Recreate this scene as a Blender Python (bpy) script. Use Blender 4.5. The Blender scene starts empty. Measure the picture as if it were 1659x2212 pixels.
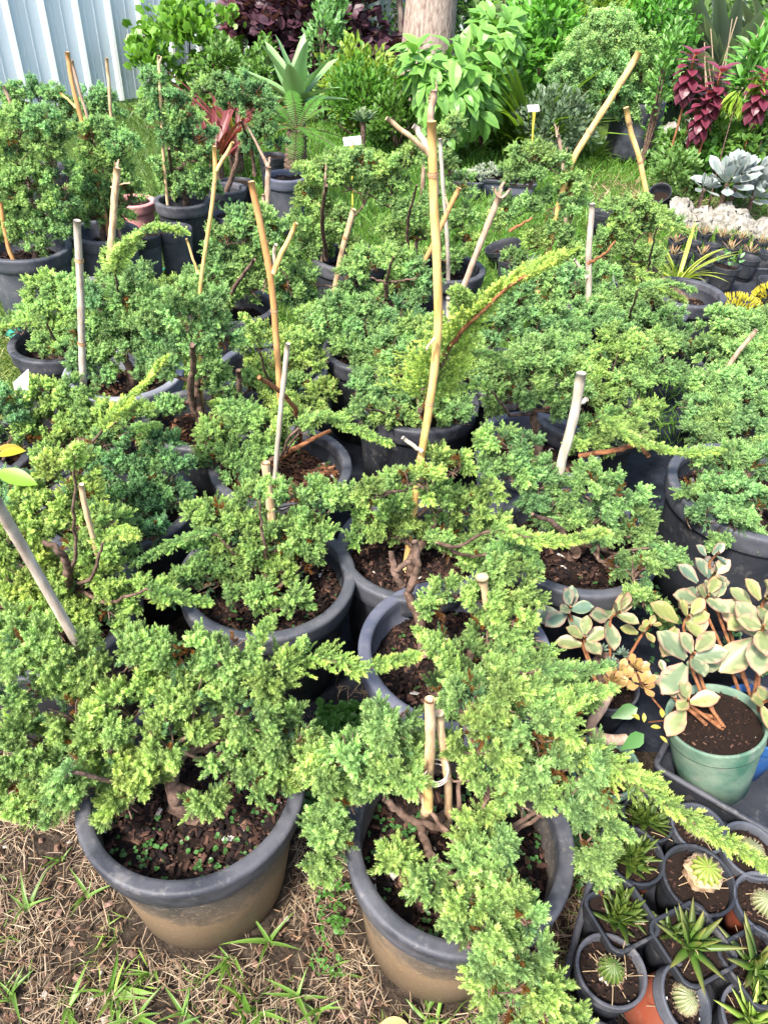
import bpy, math
import numpy as np
from math import radians, sin, cos, pi
rng = np.random.default_rng(7)
S = bpy.context.scene
# ---------------------------------------------------------------- camera
CAMH = 1.5; PITCH = radians(39); ROLL = radians(3.8); FP = 1598.0
cam = bpy.data.objects.new('camera', bpy.data.cameras.new('camera'))
S.collection.objects.link(cam); S.camera = cam
cam.data.sensor_fit = 'VERTICAL'; cam.data.sensor_height = 36.0; cam.data.lens = FP/2212*36
cam.data.clip_start = .02; cam.data.clip_end = 400
from mathutils import Matrix
cam.matrix_world = Matrix.Translation((0, 0, CAMH)) @ Matrix.Rotation(pi/2-PITCH, 4, 'X') @ Matrix.Rotation(ROLL, 4, 'Z')
# ---------------------------------------------------------------- sky, sun, exposure
SUN_EL, SUN_AZ = radians(52), radians(215)      # azimuth clockwise from +Y; the sun stands behind the camera, to the left
w = bpy.data.worlds.new("World"); S.world = w; w.use_nodes = True
nt = w.node_tree; bg = nt.nodes['Background']
sk = nt.nodes.new('ShaderNodeTexSky'); sk.sky_type = 'NISHITA'; sk.sun_disc = False
sk.sun_elevation = SUN_EL; sk.sun_rotation = SUN_AZ; sk.air_density = 1.0; sk.dust_density = 3.0; sk.ozone_density = 1.0
nt.links.new(sk.outputs[0], bg.inputs[0]); bg.inputs[1].default_value = 0.15
sl = bpy.data.lights.new('sun', 'SUN'); sl.energy = 3.0; sl.angle = radians(7); sl.color = (1, .95, .86)
so = bpy.data.objects.new('sun', sl); S.collection.objects.link(so)
so.rotation_euler = (pi/2-SUN_EL, 0, pi-SUN_AZ)
so.location = (0, 0, 10)
S.view_settings.view_transform = 'Standard'; S.view_settings.look = 'None'
S.view_settings.exposure = 1.72; S.view_settings.gamma = 1
S.cycles.use_denoising = True
S.cycles.max_bounces = 5; S.cycles.diffuse_bounces = 3; S.cycles.glossy_bounces = 2; S.cycles.transmission_bounces = 3; S.cycles.transparent_max_bounces = 4
# ---------------------------------------------------------------- turning measured points into places
CF = np.array([0, cos(PITCH), -sin(PITCH)]); U0 = np.array([0, sin(PITCH), cos(PITCH)]); R0 = np.array([1., 0, 0])
CR = R0*cos(ROLL)+U0*sin(ROLL); CU = -R0*sin(ROLL)+U0*cos(ROLL); CC = np.array([0, 0, CAMH])
def ray(x, y): return CF+CR*(x-829.5)/FP+CU*(1106-y)/FP
def at(x, y, z): d = ray(x, y); return CC+d*(z-CAMH)/d[2]
def aty(x, y, Y): d = ray(x, y); return CC+d*Y/d[1]
def depth(P): return float((np.asarray(P)-CC) @ CF)
def mpp(P): return depth(P)/FP                 # metres per measured pixel at P
# ---------------------------------------------------------------- materials
MATS = {}
def node(nt, t, **kw):
    n = nt.nodes.new(t)
    for k, v in kw.items():
        if k in n.inputs: n.inputs[k].default_value = v
        else: setattr(n, k, v)
    return n
def base_mat(name, rough=.6, spec=.4):
    m = bpy.data.materials.new(name); m.use_nodes = True; nt = m.node_tree
    p = nt.nodes['Principled BSDF']; p.inputs['Roughness'].default_value = rough; p.inputs['Specular IOR Level'].default_value = spec
    MATS[name] = m
    return m, nt, p
def ramp(nt, fac, stops):
    r = nt.nodes.new('ShaderNodeValToRGB'); e = r.color_ramp.elements
    while len(e) < len(stops): e.new(.5)
    for i, (q, c) in enumerate(stops): e[i].position = q; e[i].color = (*c, 1) if len(c) == 3 else c
    nt.links.new(fac, r.inputs[0]); return r.outputs[0]
def noise(nt, scale, detail=4, vec=None, rough=.55, dist=0):
    n = node(nt, 'ShaderNodeTexNoise'); n.inputs['Scale'].default_value = scale; n.inputs['Detail'].default_value = detail
    n.inputs['Roughness'].default_value = rough; n.inputs['Distortion'].default_value = dist
    if vec is not None: nt.links.new(vec, n.inputs['Vector'])
    return n.outputs[0]
def coords(nt, which='Object'): return nt.nodes.new('ShaderNodeTexCoord').outputs[which]
def geo_pos(nt): return nt.nodes.new('ShaderNodeNewGeometry').outputs['Position']
def mixc(nt, fac, a, b, mode='MIX'):
    m = nt.nodes.new('ShaderNodeMix'); m.data_type = 'RGBA'; m.blend_type = mode
    for s, v in ((0, fac), (6, a), (7, b)):
        if hasattr(v, 'is_linked'): nt.links.new(v, m.inputs[s])
        else: m.inputs[s].default_value = v if s == 0 else ((*v, 1) if len(v) == 3 else v)
    return m.outputs[2]
def bump(nt, p, h, strength=.3, dist=.01):
    b = node(nt, 'ShaderNodeBump'); b.inputs['Strength'].default_value = strength; b.inputs['Distance'].default_value = dist
    nt.links.new(h, b.inputs['Height']); nt.links.new(b.outputs[0], p.inputs['Normal'])
def leafy(name, rough=.45, spec=.35, trans=.3, tcol=(1.1, 1.15, .5), hue=0):
    """colour comes from the mesh's own leaf colours; part of the light passes through the blade"""
    m, nt, p = base_mat(name, rough, spec)
    a = node(nt, 'ShaderNodeVertexColor'); a.layer_name = 'Col'
    src = a.outputs[0] if name == 'needle' else mixc(nt, 1, a.outputs[0], (.78, .76, .78), 'MULTIPLY')
    nt.links.new(src, p.inputs['Base Color'])
    if trans:
        t = nt.nodes.new('ShaderNodeBsdfTranslucent'); nt.links.new(mixc(nt, 1, src, tcol, 'MULTIPLY'), t.inputs[0])
        mx = nt.nodes.new('ShaderNodeMixShader'); mx.inputs[0].default_value = trans
        nt.links.new(p.outputs[0], mx.inputs[1]); nt.links.new(t.outputs[0], mx.inputs[2])
        nt.links.new(mx.outputs[0], nt.nodes['Material Output'].inputs[0])
    return m
leafy('needle', .5, .3, .5, (1.25, 1.15, .6)); leafy('leaf', .4, .4, .35); leafy('waxy', .42, .4, .12, (1, 1, .8)); leafy('dry', .85, .1, .15, (1, 1, 1))
leafy('solid', .85, .12, 0)
def plastic(name, c, dust=(.16, .15, .17), amount=.5, rough=.42, mud=None):
    m, nt, p = base_mat(name, rough, .3)
    P = geo_pos(nt)
    n1 = noise(nt, 9, 6, P, .65); n2 = noise(nt, 60, 3, P)
    f = ramp(nt, n1, [(.36, (0, 0, 0)), (.64, (amount,)*3)])
    col = mixc(nt, f, c, dust)
    mp = node(nt, 'ShaderNodeMapping'); mp.inputs['Scale'].default_value = (30, 30, 3); nt.links.new(P, mp.inputs[0])
    st = ramp(nt, noise(nt, 4, 3, mp.outputs[0]), [(.58, (0, 0, 0)), (.75, (.35,)*3)])
    col = mixc(nt, st, col, tuple(min(1, v*1.5+.03) for v in c))
    m2 = node(nt, 'ShaderNodeMapping'); m2.inputs['Scale'].default_value = (18, 18, 160); m2.inputs['Rotation'].default_value = (.25, .2, 0); nt.links.new(P, m2.inputs[0])
    sc_ = ramp(nt, noise(nt, 3, 3, m2.outputs[0], .7), [(.66, (0, 0, 0)), (.7, (.3,)*3)]); col = mixc(nt, sc_, col, dust)
    wt = ramp(nt, noise(nt, 26, 5, P, .75), [(.56, (0, 0, 0)), (.64, (.3*amount,)*3)]); col = mixc(nt, wt, col, (.24, .22, .2))
    if mud:   # dried mud splashed up from the soil, a band of dirt on the lower part of the wall
        sx = node(nt, 'ShaderNodeSeparateXYZ'); nt.links.new(P, sx.inputs[0])
        ma = node(nt, 'ShaderNodeMath', operation='MULTIPLY_ADD'); nt.links.new(n1, ma.inputs[0]); ma.inputs[1].default_value = -.3; nt.links.new(sx.outputs[2], ma.inputs[2])
        mf = ramp(nt, ma.outputs[0], [(0, (.75,)*3), (.03, (.35,)*3), (.12, (.1,)*3), (.2, (0,)*3)])
        col = mixc(nt, mf, col, mud)
        sp = ramp(nt, noise(nt, 210, 2, P, dist=1.2), [(.62, (0, 0, 0)), (.68, (.8,)*3)])
        col = mixc(nt, sp, col, (.3, .22, .13))
    nt.links.new(col, p.inputs['Base Color'])
    nt.links.new(ramp(nt, n1, [(.3, (rough,)*3), (.7, (rough+.25,)*3)]), p.inputs['Roughness'])
    bump(nt, p, n2, .12, .003)
    return m
plastic('black_plastic', (.014, .016, .021), (.036, .038, .045), .6)
plastic('muddy_plastic', (.03, .03, .033), (.1, .095, .09), .6, .5, mud=(.2, .13, .07))
plastic('rim_plastic', (.024, .026, .034), (.1, .1, .115), .75, .45)
plastic('blue_grey_plastic', (.06, .068, .1), (.15, .15, .185), .5, .5)
plastic('slate_plastic', (.035, .04, .052), (.1, .1, .115), .6, .45)
plastic('pale_grey_plastic', (.19, .2, .24), (.3, .3, .33), .5, .5)
plastic('pink_plastic', (.48, .17, .18), (.55, .3, .28), .5, .55)
plastic('terracotta_plastic', (.17, .04, .02), (.19, .085, .06), .5, .45)
plastic('green_plastic', (.04, .11, .075), (.17, .23, .17), 1.0, .55)
plastic('blue_plastic', (.012, .07, .22), (.05, .12, .25), .4, .35)
plastic('teal_cloth', (.01, .22, .17), (.05, .3, .25), .4, .7)
plastic('white_plastic', (.8, .8, .78), (.7, .7, .66), .3, .45)
plastic('bag_plastic', (.018, .021, .03), (.07, .075, .09), .7, .33)
def simple(name, c1, c2, scale=20, rough=.8, b=.3, bd=.005, stretch=None, spec=.2, dist=0):
    m, nt, p = base_mat(name, rough, spec); P = geo_pos(nt); v = P
    if stretch:
        mp = node(nt, 'ShaderNodeMapping'); mp.inputs['Scale'].default_value = stretch; nt.links.new(P, mp.inputs[0]); v = mp.outputs[0]
    n = noise(nt, scale, 8, v, .62, dist)
    nt.links.new(ramp(nt, n, [(.32, c1), (.68, c2)]), p.inputs['Base Color']); bump(nt, p, n, b, bd); return m
simple('bark', (.035, .02, .014), (.2, .13, .1), 55, .9, .7, .006)
simple('red_bark', (.1, .035, .015), (.34, .15, .07), 60, .9, .7, .006)
simple('tree_bark', (.16, .11, .09), (.4, .33, .28), 14, .9, .6, .02, (3, 3, 1))
simple('bamboo', (.46, .25, .08), (.74, .5, .21), 12, .42, .08, .002, (4, 4, 1.2), .4)
simple('orange_bamboo', (.36, .16, .055), (.6, .33, .14), 12, .45, .08, .002, (4, 4, 1.2), .4)
simple('old_bamboo', (.28, .17, .09), (.66, .48, .3), 16, .7, .3, .003, (5, 5, 1))
simple('grey_stake', (.24, .19, .15), (.52, .45, .38), 16, .75, .3, .003, (5, 5, 1))
simple('white_stake', (.27, .23, .18), (.52, .46, .38), 16, .7, .3, .003, (5, 5, 1))
simple('brown_branch', (.2, .12, .08), (.5, .36, .27), 26, .8, .5, .004, (3, 3, 1))
simple('node_ring', (.2, .1, .05), (.5, .33, .18), 60, .8, .4, .003)
simple('soil', (.008, .005, .004), (.035, .02, .014), 60, .95, .9, .01)
simple('white_rock', (.13, .115, .09), (.36, .345, .31), 26, .9, .9, .02)
simple('weed_mat', (.006, .007, .01), (.02, .023, .033), 14, .5, .6, .02)
simple('terracotta_stone', (.3, .16, .08), (.62, .45, .28), 90, .9, .9, .006)
simple('wire', (.5, .42, .4), (.65, .55, .5), 20, .4)
simple('green_tie', (0, .2, .12), (.02, .3, .18), 20, .4)
simple('label_white', (.78, .78, .76), (.86, .86, .85), 20, .4, .02)
simple('label_yellow', (.7, .5, .05), (.8, .62, .1), 20, .4, .02)
simple('ink', (.15, .18, .25), (.2, .22, .3), 20, .6)
# fence sheet
m, nt, p = base_mat('fence_steel', .45, .4); P = geo_pos(nt)
n = noise(nt, 1.2, 5, P); nt.links.new(ramp(nt, n, [(.3, (.46, .53, .58)), (.7, (.55, .61, .65))]), p.inputs['Base Color'])
m, nt, p = base_mat('fence_ridge', .4, .4); p.inputs['Base Color'].default_value = (.85, .85, .82, 1)
# ground
m, nt, p = base_mat('ground', .95, .1); P = geo_pos(nt)
n1 = noise(nt, 3.5, 8, P, .65); n2 = noise(nt, 45, 6, P, .7)
soilc = ramp(nt, n2, [(.3, (.014, .01, .008)), (.55, (.05, .037, .027)), (.75, (.13, .1, .07))])
green = ramp(nt, n2, [(.3, (.03, .05, .012)), (.7, (.1, .17, .035))])
sx = node(nt, 'ShaderNodeSeparateXYZ'); nt.links.new(P, sx.inputs[0])
ma = node(nt, 'ShaderNodeMath', operation='MULTIPLY_ADD'); nt.links.new(n1, ma.inputs[0]); ma.inputs[1].default_value = 1.6; nt.links.new(sx.outputs[1], ma.inputs[2])
mr = node(nt, 'ShaderNodeMapRange'); nt.links.new(ma.outputs[0], mr.inputs[0]); mr.inputs[1].default_value = 2.2; mr.inputs[2].default_value = 3.2
nt.links.new(mixc(nt, mr.outputs[0], soilc, green), p.inputs['Base Color']); bump(nt, p, n2, .9, .02)
# ---------------------------------------------------------------- mesh building
def nrm(a): return a/np.maximum(np.linalg.norm(a, axis=-1, keepdims=True), 1e-9)
class MB:
    def __init__(s): s.V = []; s.F = []; s.C = []; s.n = 0; s.M = []
    def add(s, V, F, col=None, mi=0):
        V = np.asarray(V, float).reshape(-1, 3); s.V.append(V)
        c = np.empty((len(V), 3)); c[:] = (.5, .5, .5) if col is None else col
        s.C.append(c)
        if isinstance(F, np.ndarray): F = [F]
        else: F = [np.asarray(f) for f in F] if len(F) and np.ndim(F[0]) == 2 else [np.asarray([f]) for f in F]
        for f in F: s.F.append(f+s.n); s.M.append(np.full(len(f), mi))
        s.n += len(V); return s
    def tube(s, P, R, seg=8, col=None, cap=True, mi=0):
        P = np.asarray(P, float); n = len(P); R = np.broadcast_to(np.asarray(R, float), (n,))
        T = nrm(np.gradient(P, axis=0)); up = np.array([0, 0, 1.]) if abs(T[0, 2]) < .9 else np.array([1., 0, 0])
        A = nrm(np.cross(T, up)); B = np.cross(T, A); th = np.arange(seg)*2*pi/seg
        V = P[:, None]+R[:, None, None]*(A[:, None]*np.cos(th)[None, :, None]+B[:, None]*np.sin(th)[None, :, None])
        i = np.arange(n-1)[:, None]*seg; j = np.arange(seg)[None]; k = (j+1) % seg
        Q = np.stack([i+j, i+k, i+seg+k, i+seg+j], -1).reshape(-1, 4)[:, ::-1]
        V = V.reshape(-1, 3); Fs = [Q]
        if cap:
            V = np.vstack([V, P[:1], P[-1:]]); a = n*seg; jj = np.arange(seg); kk = (jj+1) % seg
            Fs.append(np.stack([np.full(seg, a), kk, jj], -1)); Fs.append(np.stack([np.full(seg, a+1), (n-1)*seg+jj, (n-1)*seg+kk], -1))
        if col is not None and np.ndim(col) == 2: col = np.vstack([np.repeat(col, seg, 0)]+([col[:1], col[-1:]] if cap else []))
        return s.add(V, Fs, col, mi)
    def lathe(s, prof, seg=48, c=(0, 0, 0), M=None, col=None, mod=None, mi=0):
        """prof: list of (r, z); outward-facing when it runs bottom to top"""
        pr = np.asarray(prof, float); th = np.arange(seg)*2*pi/seg; rr = pr[:, 0][:, None]*(1 if mod is None else mod(th, pr))
        V = np.stack([rr*np.cos(th), rr*np.sin(th), np.broadcast_to(pr[:, 1][:, None], rr.shape)], -1).reshape(-1, 3)
        if M is not None: V = V @ np.asarray(M).T
        V = V+np.asarray(c); n = len(pr)
        i = np.arange(n-1)[:, None]*seg; j = np.arange(seg)[None]; k = (j+1) % seg
        return s.add(V, np.stack([i+j, i+k, i+seg+k, i+seg+j], -1).reshape(-1, 4), col, mi)
    def box(s, c, d, M=None, col=None, mi=0):
        V = np.array([[x, y, z] for x in (-.5, .5) for y in (-.5, .5) for z in (-.5, .5)])*np.asarray(d)
        if M is not None: V = V @ np.asarray(M).T
        return s.add(V+np.asarray(c), np.array([[0, 1, 3, 2], [4, 6, 7, 5], [0, 4, 5, 1], [2, 3, 7, 6], [0, 2, 6, 4], [1, 5, 7, 3]]), col, mi)
    def inst(s, T, F, w, O, M, sc, c0, c1, mi=0):
        """many copies of a small template (one leaf, one sprig): T verts, F faces, w per-vertex blend from colour c0 to c1"""
        n, k = len(O), len(T); sc = np.asarray(sc, float)
        sc = sc[:, None, None] if sc.ndim == 1 else sc[:, None, :]
        V = O[:, None]+np.einsum('kj,nij->nki', T, M)*sc if sc.shape[-1] == 1 else O[:, None]+np.einsum('nkj,nij->nki', T[None]*sc, M)
        c0 = np.broadcast_to(c0, (n, 3)); c1 = np.broadcast_to(c1, (n, 3)); ww = np.asarray(w)[None, :, None]
        C = c0[:, None]*(1-ww)+c1[:, None]*ww
        FF = (np.asarray(F)[None]+(np.arange(n)*k)[:, None, None]).reshape(-1, np.shape(F)[1])
        return s.add(V.reshape(-1, 3), FF, C.reshape(-1, 3), mi)
    def build(s, name, mat, parent=None, smooth=False, col=None):
        V = np.vstack(s.V); 
        if parent is not None:
            q = parent
            while q is not None: V = V-np.array(q.location); q = q.parent
        me = bpy.data.meshes.new(name); tot = np.concatenate([np.full(len(f), f.shape[1]) for f in s.F]); idx = np.concatenate([f.ravel() for f in s.F])
        me.vertices.add(len(V)); me.vertices.foreach_set('co', V.astype(np.float32).ravel())
        me.loops.add(len(idx)); me.loops.foreach_set('vertex_index', idx.astype(np.int32))
        me.polygons.add(len(tot)); st = np.concatenate([[0], np.cumsum(tot)[:-1]]); me.polygons.foreach_set('loop_start', st.astype(np.int32))
        me.update(calc_edges=True)
        mats = mat if isinstance(mat, (list, tuple)) else [mat]
        for mm in mats: me.materials.append(MATS[mm])
        if len(mats) > 1: me.polygons.foreach_set('material_index', np.concatenate(s.M).astype(np.int32))
        a = me.color_attributes.new('Col', 'BYTE_COLOR', 'POINT')
        C = np.clip(np.vstack(s.C), 0, 1); a.data.foreach_set('color', np.hstack([C, np.ones((len(C), 1))]).astype(np.float32).ravel())
        me.polygons.foreach_set('use_smooth', np.full(len(tot), smooth))
        o = bpy.data.objects.new(name, me); S.collection.objects.link(o)
        if parent is not None: o.parent = parent
        return o
def tag(o, label=None, cat=None, group=None, kind=None):
    if label: o['label'] = label
    if cat: o['category'] = cat
    if group: o['group'] = group
    if kind: o['kind'] = kind
    return o
def thing(name, label, cat, loc, group=None):
    o = bpy.data.objects.new(name, None); S.collection.objects.link(o); o.location = [float(v) for v in loc]; o.empty_display_size = .05
    return tag(o, label, cat, group)
def rand(n, a=0., b=1.): return rng.uniform(a, b, n)
def sph(n):
    v = rng.normal(size=(n, 3)); return nrm(v)
def frames(Z, roll=True):
    """rotation matrices whose third column is Z"""
    n = len(Z); r = sph(n) if roll else np.tile([0, 0, 1.], (n, 1))+1e-3*sph(n)
    X = nrm(np.cross(r, Z)); Y = np.cross(Z, X); return np.stack([X, Y, Z], -1)
def lframes(D, N):
    """leaf frames: second column along D, third near N"""
    D = nrm(D); X = nrm(np.cross(D, N)); N = np.cross(X, D); return np.stack([X, D, N], -1)
# ---------------------------------------------------------------- juniper needles
def sprig(whorls, per, wd, rad):
    V = []; F = []; w = []
    for i in range(whorls):
        z = .08+.82*i/(max(1, whorls-1)); r = rad*(1-.55*i/whorls)
        for j in range(per):
            a = 2*pi*(j+.5*i)/per+.4*i; c, s_ = cos(a), sin(a); px_, py_ = -s_*wd/2, c*wd/2
            b = len(V); V += [[px_+c*.04, py_+s_*.04, z], [c*.04-px_, s_*.04-py_, z], [c*r, s_*r, z+.26]]
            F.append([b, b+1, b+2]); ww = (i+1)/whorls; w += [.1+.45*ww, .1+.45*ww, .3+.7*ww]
    return np.array(V), np.array(F), np.array(w)
SPR = [sprig(6, 3, .17, .42), sprig(4, 3, .24, .42), sprig(2, 3, .42, .42)]
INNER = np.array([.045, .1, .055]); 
def fingers(mb, B, D, L, lod, m, s0, tone, bright, dead=0, br=None):
    """fingers of foliage: B bases, D directions, L lengths; each carries m sprigs spiralling to the tip"""
    n = len(B)
    if n == 0: return
    t = np.tile(np.linspace(.05, 1, m), n); i = np.repeat(np.arange(n), m)
    az = np.tile(np.arange(m)*2.4, n)+np.repeat(rand(n, 0, 6.3), m)
    Fr = frames(D)[i]; rad = Fr[:, :, 0]*np.cos(az)[:, None]+Fr[:, :, 1]*np.sin(az)[:, None]
    d = nrm(D[i]*(.45+1.1*t)[:, None]+rad*(1.05-.85*t)[:, None]+sph(len(t))*.18)
    O = B[i]+D[i]*(L[i]*t*.8)[:, None]
    sz = s0*(1.15-.35*t)*rand(len(t), .8, 1.2)
    mid = np.array([.115, .32, .19])*(1-tone)+np.array([.25, .42, .08])*tone
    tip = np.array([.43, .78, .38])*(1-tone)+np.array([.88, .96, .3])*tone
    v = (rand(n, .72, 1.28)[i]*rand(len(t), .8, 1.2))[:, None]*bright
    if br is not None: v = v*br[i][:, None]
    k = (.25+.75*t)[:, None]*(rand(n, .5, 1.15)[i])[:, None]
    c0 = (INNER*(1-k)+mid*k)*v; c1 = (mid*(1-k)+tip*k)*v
    if dead:
        q = (rand(n) < dead)[i]; c0[q] = np.array([.17, .07, .02]); c1[q] = np.array([.36, .17, .05])*v[q]
    T, F, w = SPR[lod]
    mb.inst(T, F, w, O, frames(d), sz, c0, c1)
LOD = [dict(sp=.0175, m=15, L=(.026, .05), s=.0135), dict(sp=.021, m=11, L=(.028, .052), s=.0165), dict(sp=.031, m=9, L=(.034, .062), s=.024)]
def pad(mb, C, R, lod, tone, bright, flat=.72, dens=1.0, sc=1.0):
    """a cushion of foliage made of separate rounded tufts, with gaps between them"""
    q = LOD[lod]; R = max(.016, R*.97-.014*sc); sp = .036*sc; nl = int(dens*7.2*R*R/sp**2)+4
    u = sph(nl*3); u = u[u[:, 2] > rand(len(u), -.95, .1)][:nl]; ph = rand(6, 0, 6.3)
    fr = 1+.22*np.sin(3*u[:, 0]+ph[0])*np.cos(3*u[:, 1]+ph[1])+.15*np.sin(7*u[:, 0]+5*u[:, 2]+ph[2])
    keep = np.sin(6*u[:, 0]+ph[4])*np.sin(6*u[:, 1]+ph[5]) > -.6; u = u[keep]; fr = fr[keep]; nl = len(u)
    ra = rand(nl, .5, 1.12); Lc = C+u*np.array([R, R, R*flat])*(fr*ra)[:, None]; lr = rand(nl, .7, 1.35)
    nf = [9, 8, 6][lod]; i = np.repeat(np.arange(nl), nf); n = len(i)
    ax = nrm(u*.9+np.array([0, 0, .45])+sph(nl)*.3)[i]; D = nrm(ax*.95+sph(n)*.85)
    B = Lc[i]+D*.004; 
    L = rand(n, .014, .03)*sc*lr[i]*[1, 1.05, 1.25][lod]*(.75+.45*np.clip((D*ax).sum(1), 0, 1))
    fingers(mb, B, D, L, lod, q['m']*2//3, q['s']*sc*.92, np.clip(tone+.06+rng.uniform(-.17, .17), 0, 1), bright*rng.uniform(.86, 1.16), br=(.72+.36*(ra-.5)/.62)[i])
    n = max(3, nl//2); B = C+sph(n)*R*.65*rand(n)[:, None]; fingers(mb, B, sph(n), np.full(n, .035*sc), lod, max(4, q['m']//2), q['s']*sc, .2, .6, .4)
def path(P, n):
    P = np.asarray(P, float); t = np.concatenate([[0], np.cumsum(np.linalg.norm(np.diff(P, axis=0), axis=1))]); q = np.linspace(0, t[-1], n)
    X = np.stack([np.interp(q, t, P[:, i]) for i in range(3)], -1)
    for _ in range(max(1, n//max(3, 2*len(P)))):
        X[1:-1] = X[1:-1]*.5+(X[:-2]+X[2:])*.25
    return X
def shoot(mb, P, L0, lod, tone, bright):
    if L0 > .05: lod = 0
    """a long feathery shoot: side shoots in one plane on both sides, shorter towards the tip"""
    P = np.asarray(P, float); ln = np.linalg.norm(np.diff(P, axis=0), axis=1).sum(); st = [.0125, .015, .02][lod]; n = max(7, int(ln/st)); X = path(P, n); T = nrm(np.gradient(X, axis=0))
    side = nrm(np.cross(T, [0, 0, 1.])); up = np.cross(side, T); t = np.linspace(0, 1, n); m = LOD[lod]['m']; s0 = LOD[lod]['s']*.8
    for s_ in (-1, 1):
        D = nrm(T*rand(n, .75, 1.1)[:, None]+side*s_*rand(n, .6, .95)[:, None]+up*rand(n, -.1, .55)[:, None]); L = L0*(1.25-1.0*t)*rand(n, .6, 1.25); ok = rand(n) < .9
        fingers(mb, (X+T*st*.25*s_)[ok], D[ok], L[ok], lod, m, s0, tone, bright)
        if L0 > .05:     # big shoots branch again
            for f_ in (.4, .7): fingers(mb, (X+D*L[:, None]*f_), nrm(D+T*.9), L*.42, lod, m//2, s0, tone, bright); fingers(mb, (X+D*L[:, None]*f_), nrm(D-T*.5+side*s_*.4), L*.38, lod, m//2, s0, tone, bright)
    D = nrm(T+up*.5+sph(n)*.25); fingers(mb, X, D, L0*(.7-.45*t), lod, m//2, s0, tone*.8, bright*.9)
    fingers(mb, X[-2:], T[-2:], np.full(2, L0*.5), lod, m, s0, tone, bright)
# ---------------------------------------------------------------- pots and soil
def ell(th, a, ph): return 1+a*np.cos(2*th+ph)
def pot(t, c, r, h, mbody, mrim, tilt=None, top=None, square=False, thin=False, soil_drop=.075, seg=None, chips=None, z0=0.0, soil_col=0):
    """tapered nursery pot at c (base centre), outer rim radius r, height h; > rim, and its potting mix"""
    seg = seg or (72 if r > .1 else 40); M = tilt; mod = None
    if square:
        def mod(th, pr):
            q = 1/np.maximum(np.abs(np.cos(th)), np.abs(np.sin(th))); q = np.minimum(q, 1.27); return (q*.97)[None]
    else:
        a, ph = rng.uniform(0, .018), rng.uniform(0, 6)
        def mod(th, pr): return ell(th, a, ph)[None]
    lip = .015 if r > .1 else .0032; th_ = .011 if r > .1 else .0018; hr = min(.055, h*.16)
    rb = r*.76 if not thin else r*.72
    b = MB(); ri = r-lip
    b.lathe([(.001, .002), (rb-.01, 0), (rb, .006), (rb+(ri-rb)*.5, h*.45), (ri*.995, h-hr)], seg, c, M, None, mod)
    b.lathe([(ri*.99, h-hr), (ri-th_*.3, h-.006)], seg, c, M, None, mod)
    b.lathe([(ri-th_, h-.004), (ri-th_-.002, h-.03 if h > .1 else h-.012), (ri-th_-.008, h-soil_drop-.03), (.001, h-soil_drop-.031)], seg, c, M, None, mod)
    pb = b.build('pot_body', mbody, t, True)
    k = MB(); e = .006 if r > .1 else .0014
    R0_ = r
    k.lathe([(ri+.001, h-hr-.003), (ri+.002, h-hr-.005), (R0_-e*1.3, h-hr-.004), (R0_-e*.9, h-hr-.001), (R0_-e*.75, h-hr*.7), (R0_-e*.2, h-hr*.3), (R0_, h-hr*.16), (R0_-e*.15, h-e*.5), (R0_-e*.7, h-e*.1), (R0_-e*1.3, h), (ri-th_*.3, h-.0005), (ri-th_+.0005, h-e*.35), (ri-th_-.0015, h-e*1.2), (ri-th_-.002, h-.035 if h > .1 else h-.012)], seg, c, M, None, mod)
    k.build('rim', mrim, pb, True)
    # potting mix
    s_ = MB(); R = ri-th_-.004; zs = h-soil_drop; g = 22 if r > .1 else 12
    rr, tt = np.meshgrid(np.linspace(0, 1, g), np.arange(36)*2*pi/36, indexing='ij'); X = rr*R*np.cos(tt)*(1 if not square else .97); Y = rr*R*np.sin(tt)
    if square:
        q = np.minimum(1/np.maximum(np.abs(np.cos(tt)), np.abs(np.sin(tt))), 1.25); X = X*q; Y = Y*q
    ph = rand(4, 0, 6); Z = zs+(.012*np.sin(X*23+ph[0])*np.cos(Y*27+ph[1])+.006*np.sin(X*70+ph[2]))*(1 if r > .1 else .25)
    V = np.stack([X, Y, Z], -1).reshape(-1, 3); i = np.arange(g-1)[:, None]*36; j = np.arange(36)[None]; kx = (j+1) % 36
    put = lambda V: (V if M is None else V @ np.asarray(M).T)+c
    s_.add(put(V), np.stack([i+j, i+36+j, i+36+kx, i+kx], -1).reshape(-1, 4), (.018, .011, .008))
    n = chips if chips is not None else (900 if r > .1 else 160)
    if n:
        rr = R*np.sqrt(rand(n))*.97; tt = rand(n, 0, 6.3); sz = (.0095 if r > .1 else .0042)*(.3+1.1*rand(n)**2)
        O = np.stack([rr*np.cos(tt), rr*np.sin(tt), zs+.003+rand(n, -.002, .006)+0*rr], -1)
        O[:, 2] += (.012*np.sin(O[:, 0]*23+ph[0])*np.cos(O[:, 1]*27+ph[1]))*(1 if r > .1 else .25)
        T = np.array([[-.9, -.5, 0], [.8, -.6, .05], [1, .4, 0], [-.6, .7, .05], [-.6, -.4, .5], [.6, -.4, .55], [.7, .3, .5], [-.5, .45, .55]])*[1, .7, .42]
        F = np.array([[4, 5, 6, 7], [0, 1, 5, 4], [1, 2, 6, 5], [2, 3, 7, 6], [3, 0, 4, 7]])
        pal = np.array([[.012, .009, .009], [.03, .018, .014], [.055, .03, .022], [.1, .055, .04], [.16, .09, .06], [.02, .013, .012], [.5, .47, .42]])
        if soil_col == 1: pal = np.array([[.1, .05, .03], [.2, .09, .045], [.06, .03, .02], [.28, .15, .08], [.04, .02, .015], [.16, .07, .03], [.5, .47, .42]])
        c_ = pal[rng.choice(7, n, p=[.34, .27, .16, .1, .045, .075, .01])]
        s_.inst(T, F, np.zeros(8), put(O), frames(nrm(np.array([0, 0, 1.])+sph(n)*.55)), sz, c_, c_)
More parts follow.
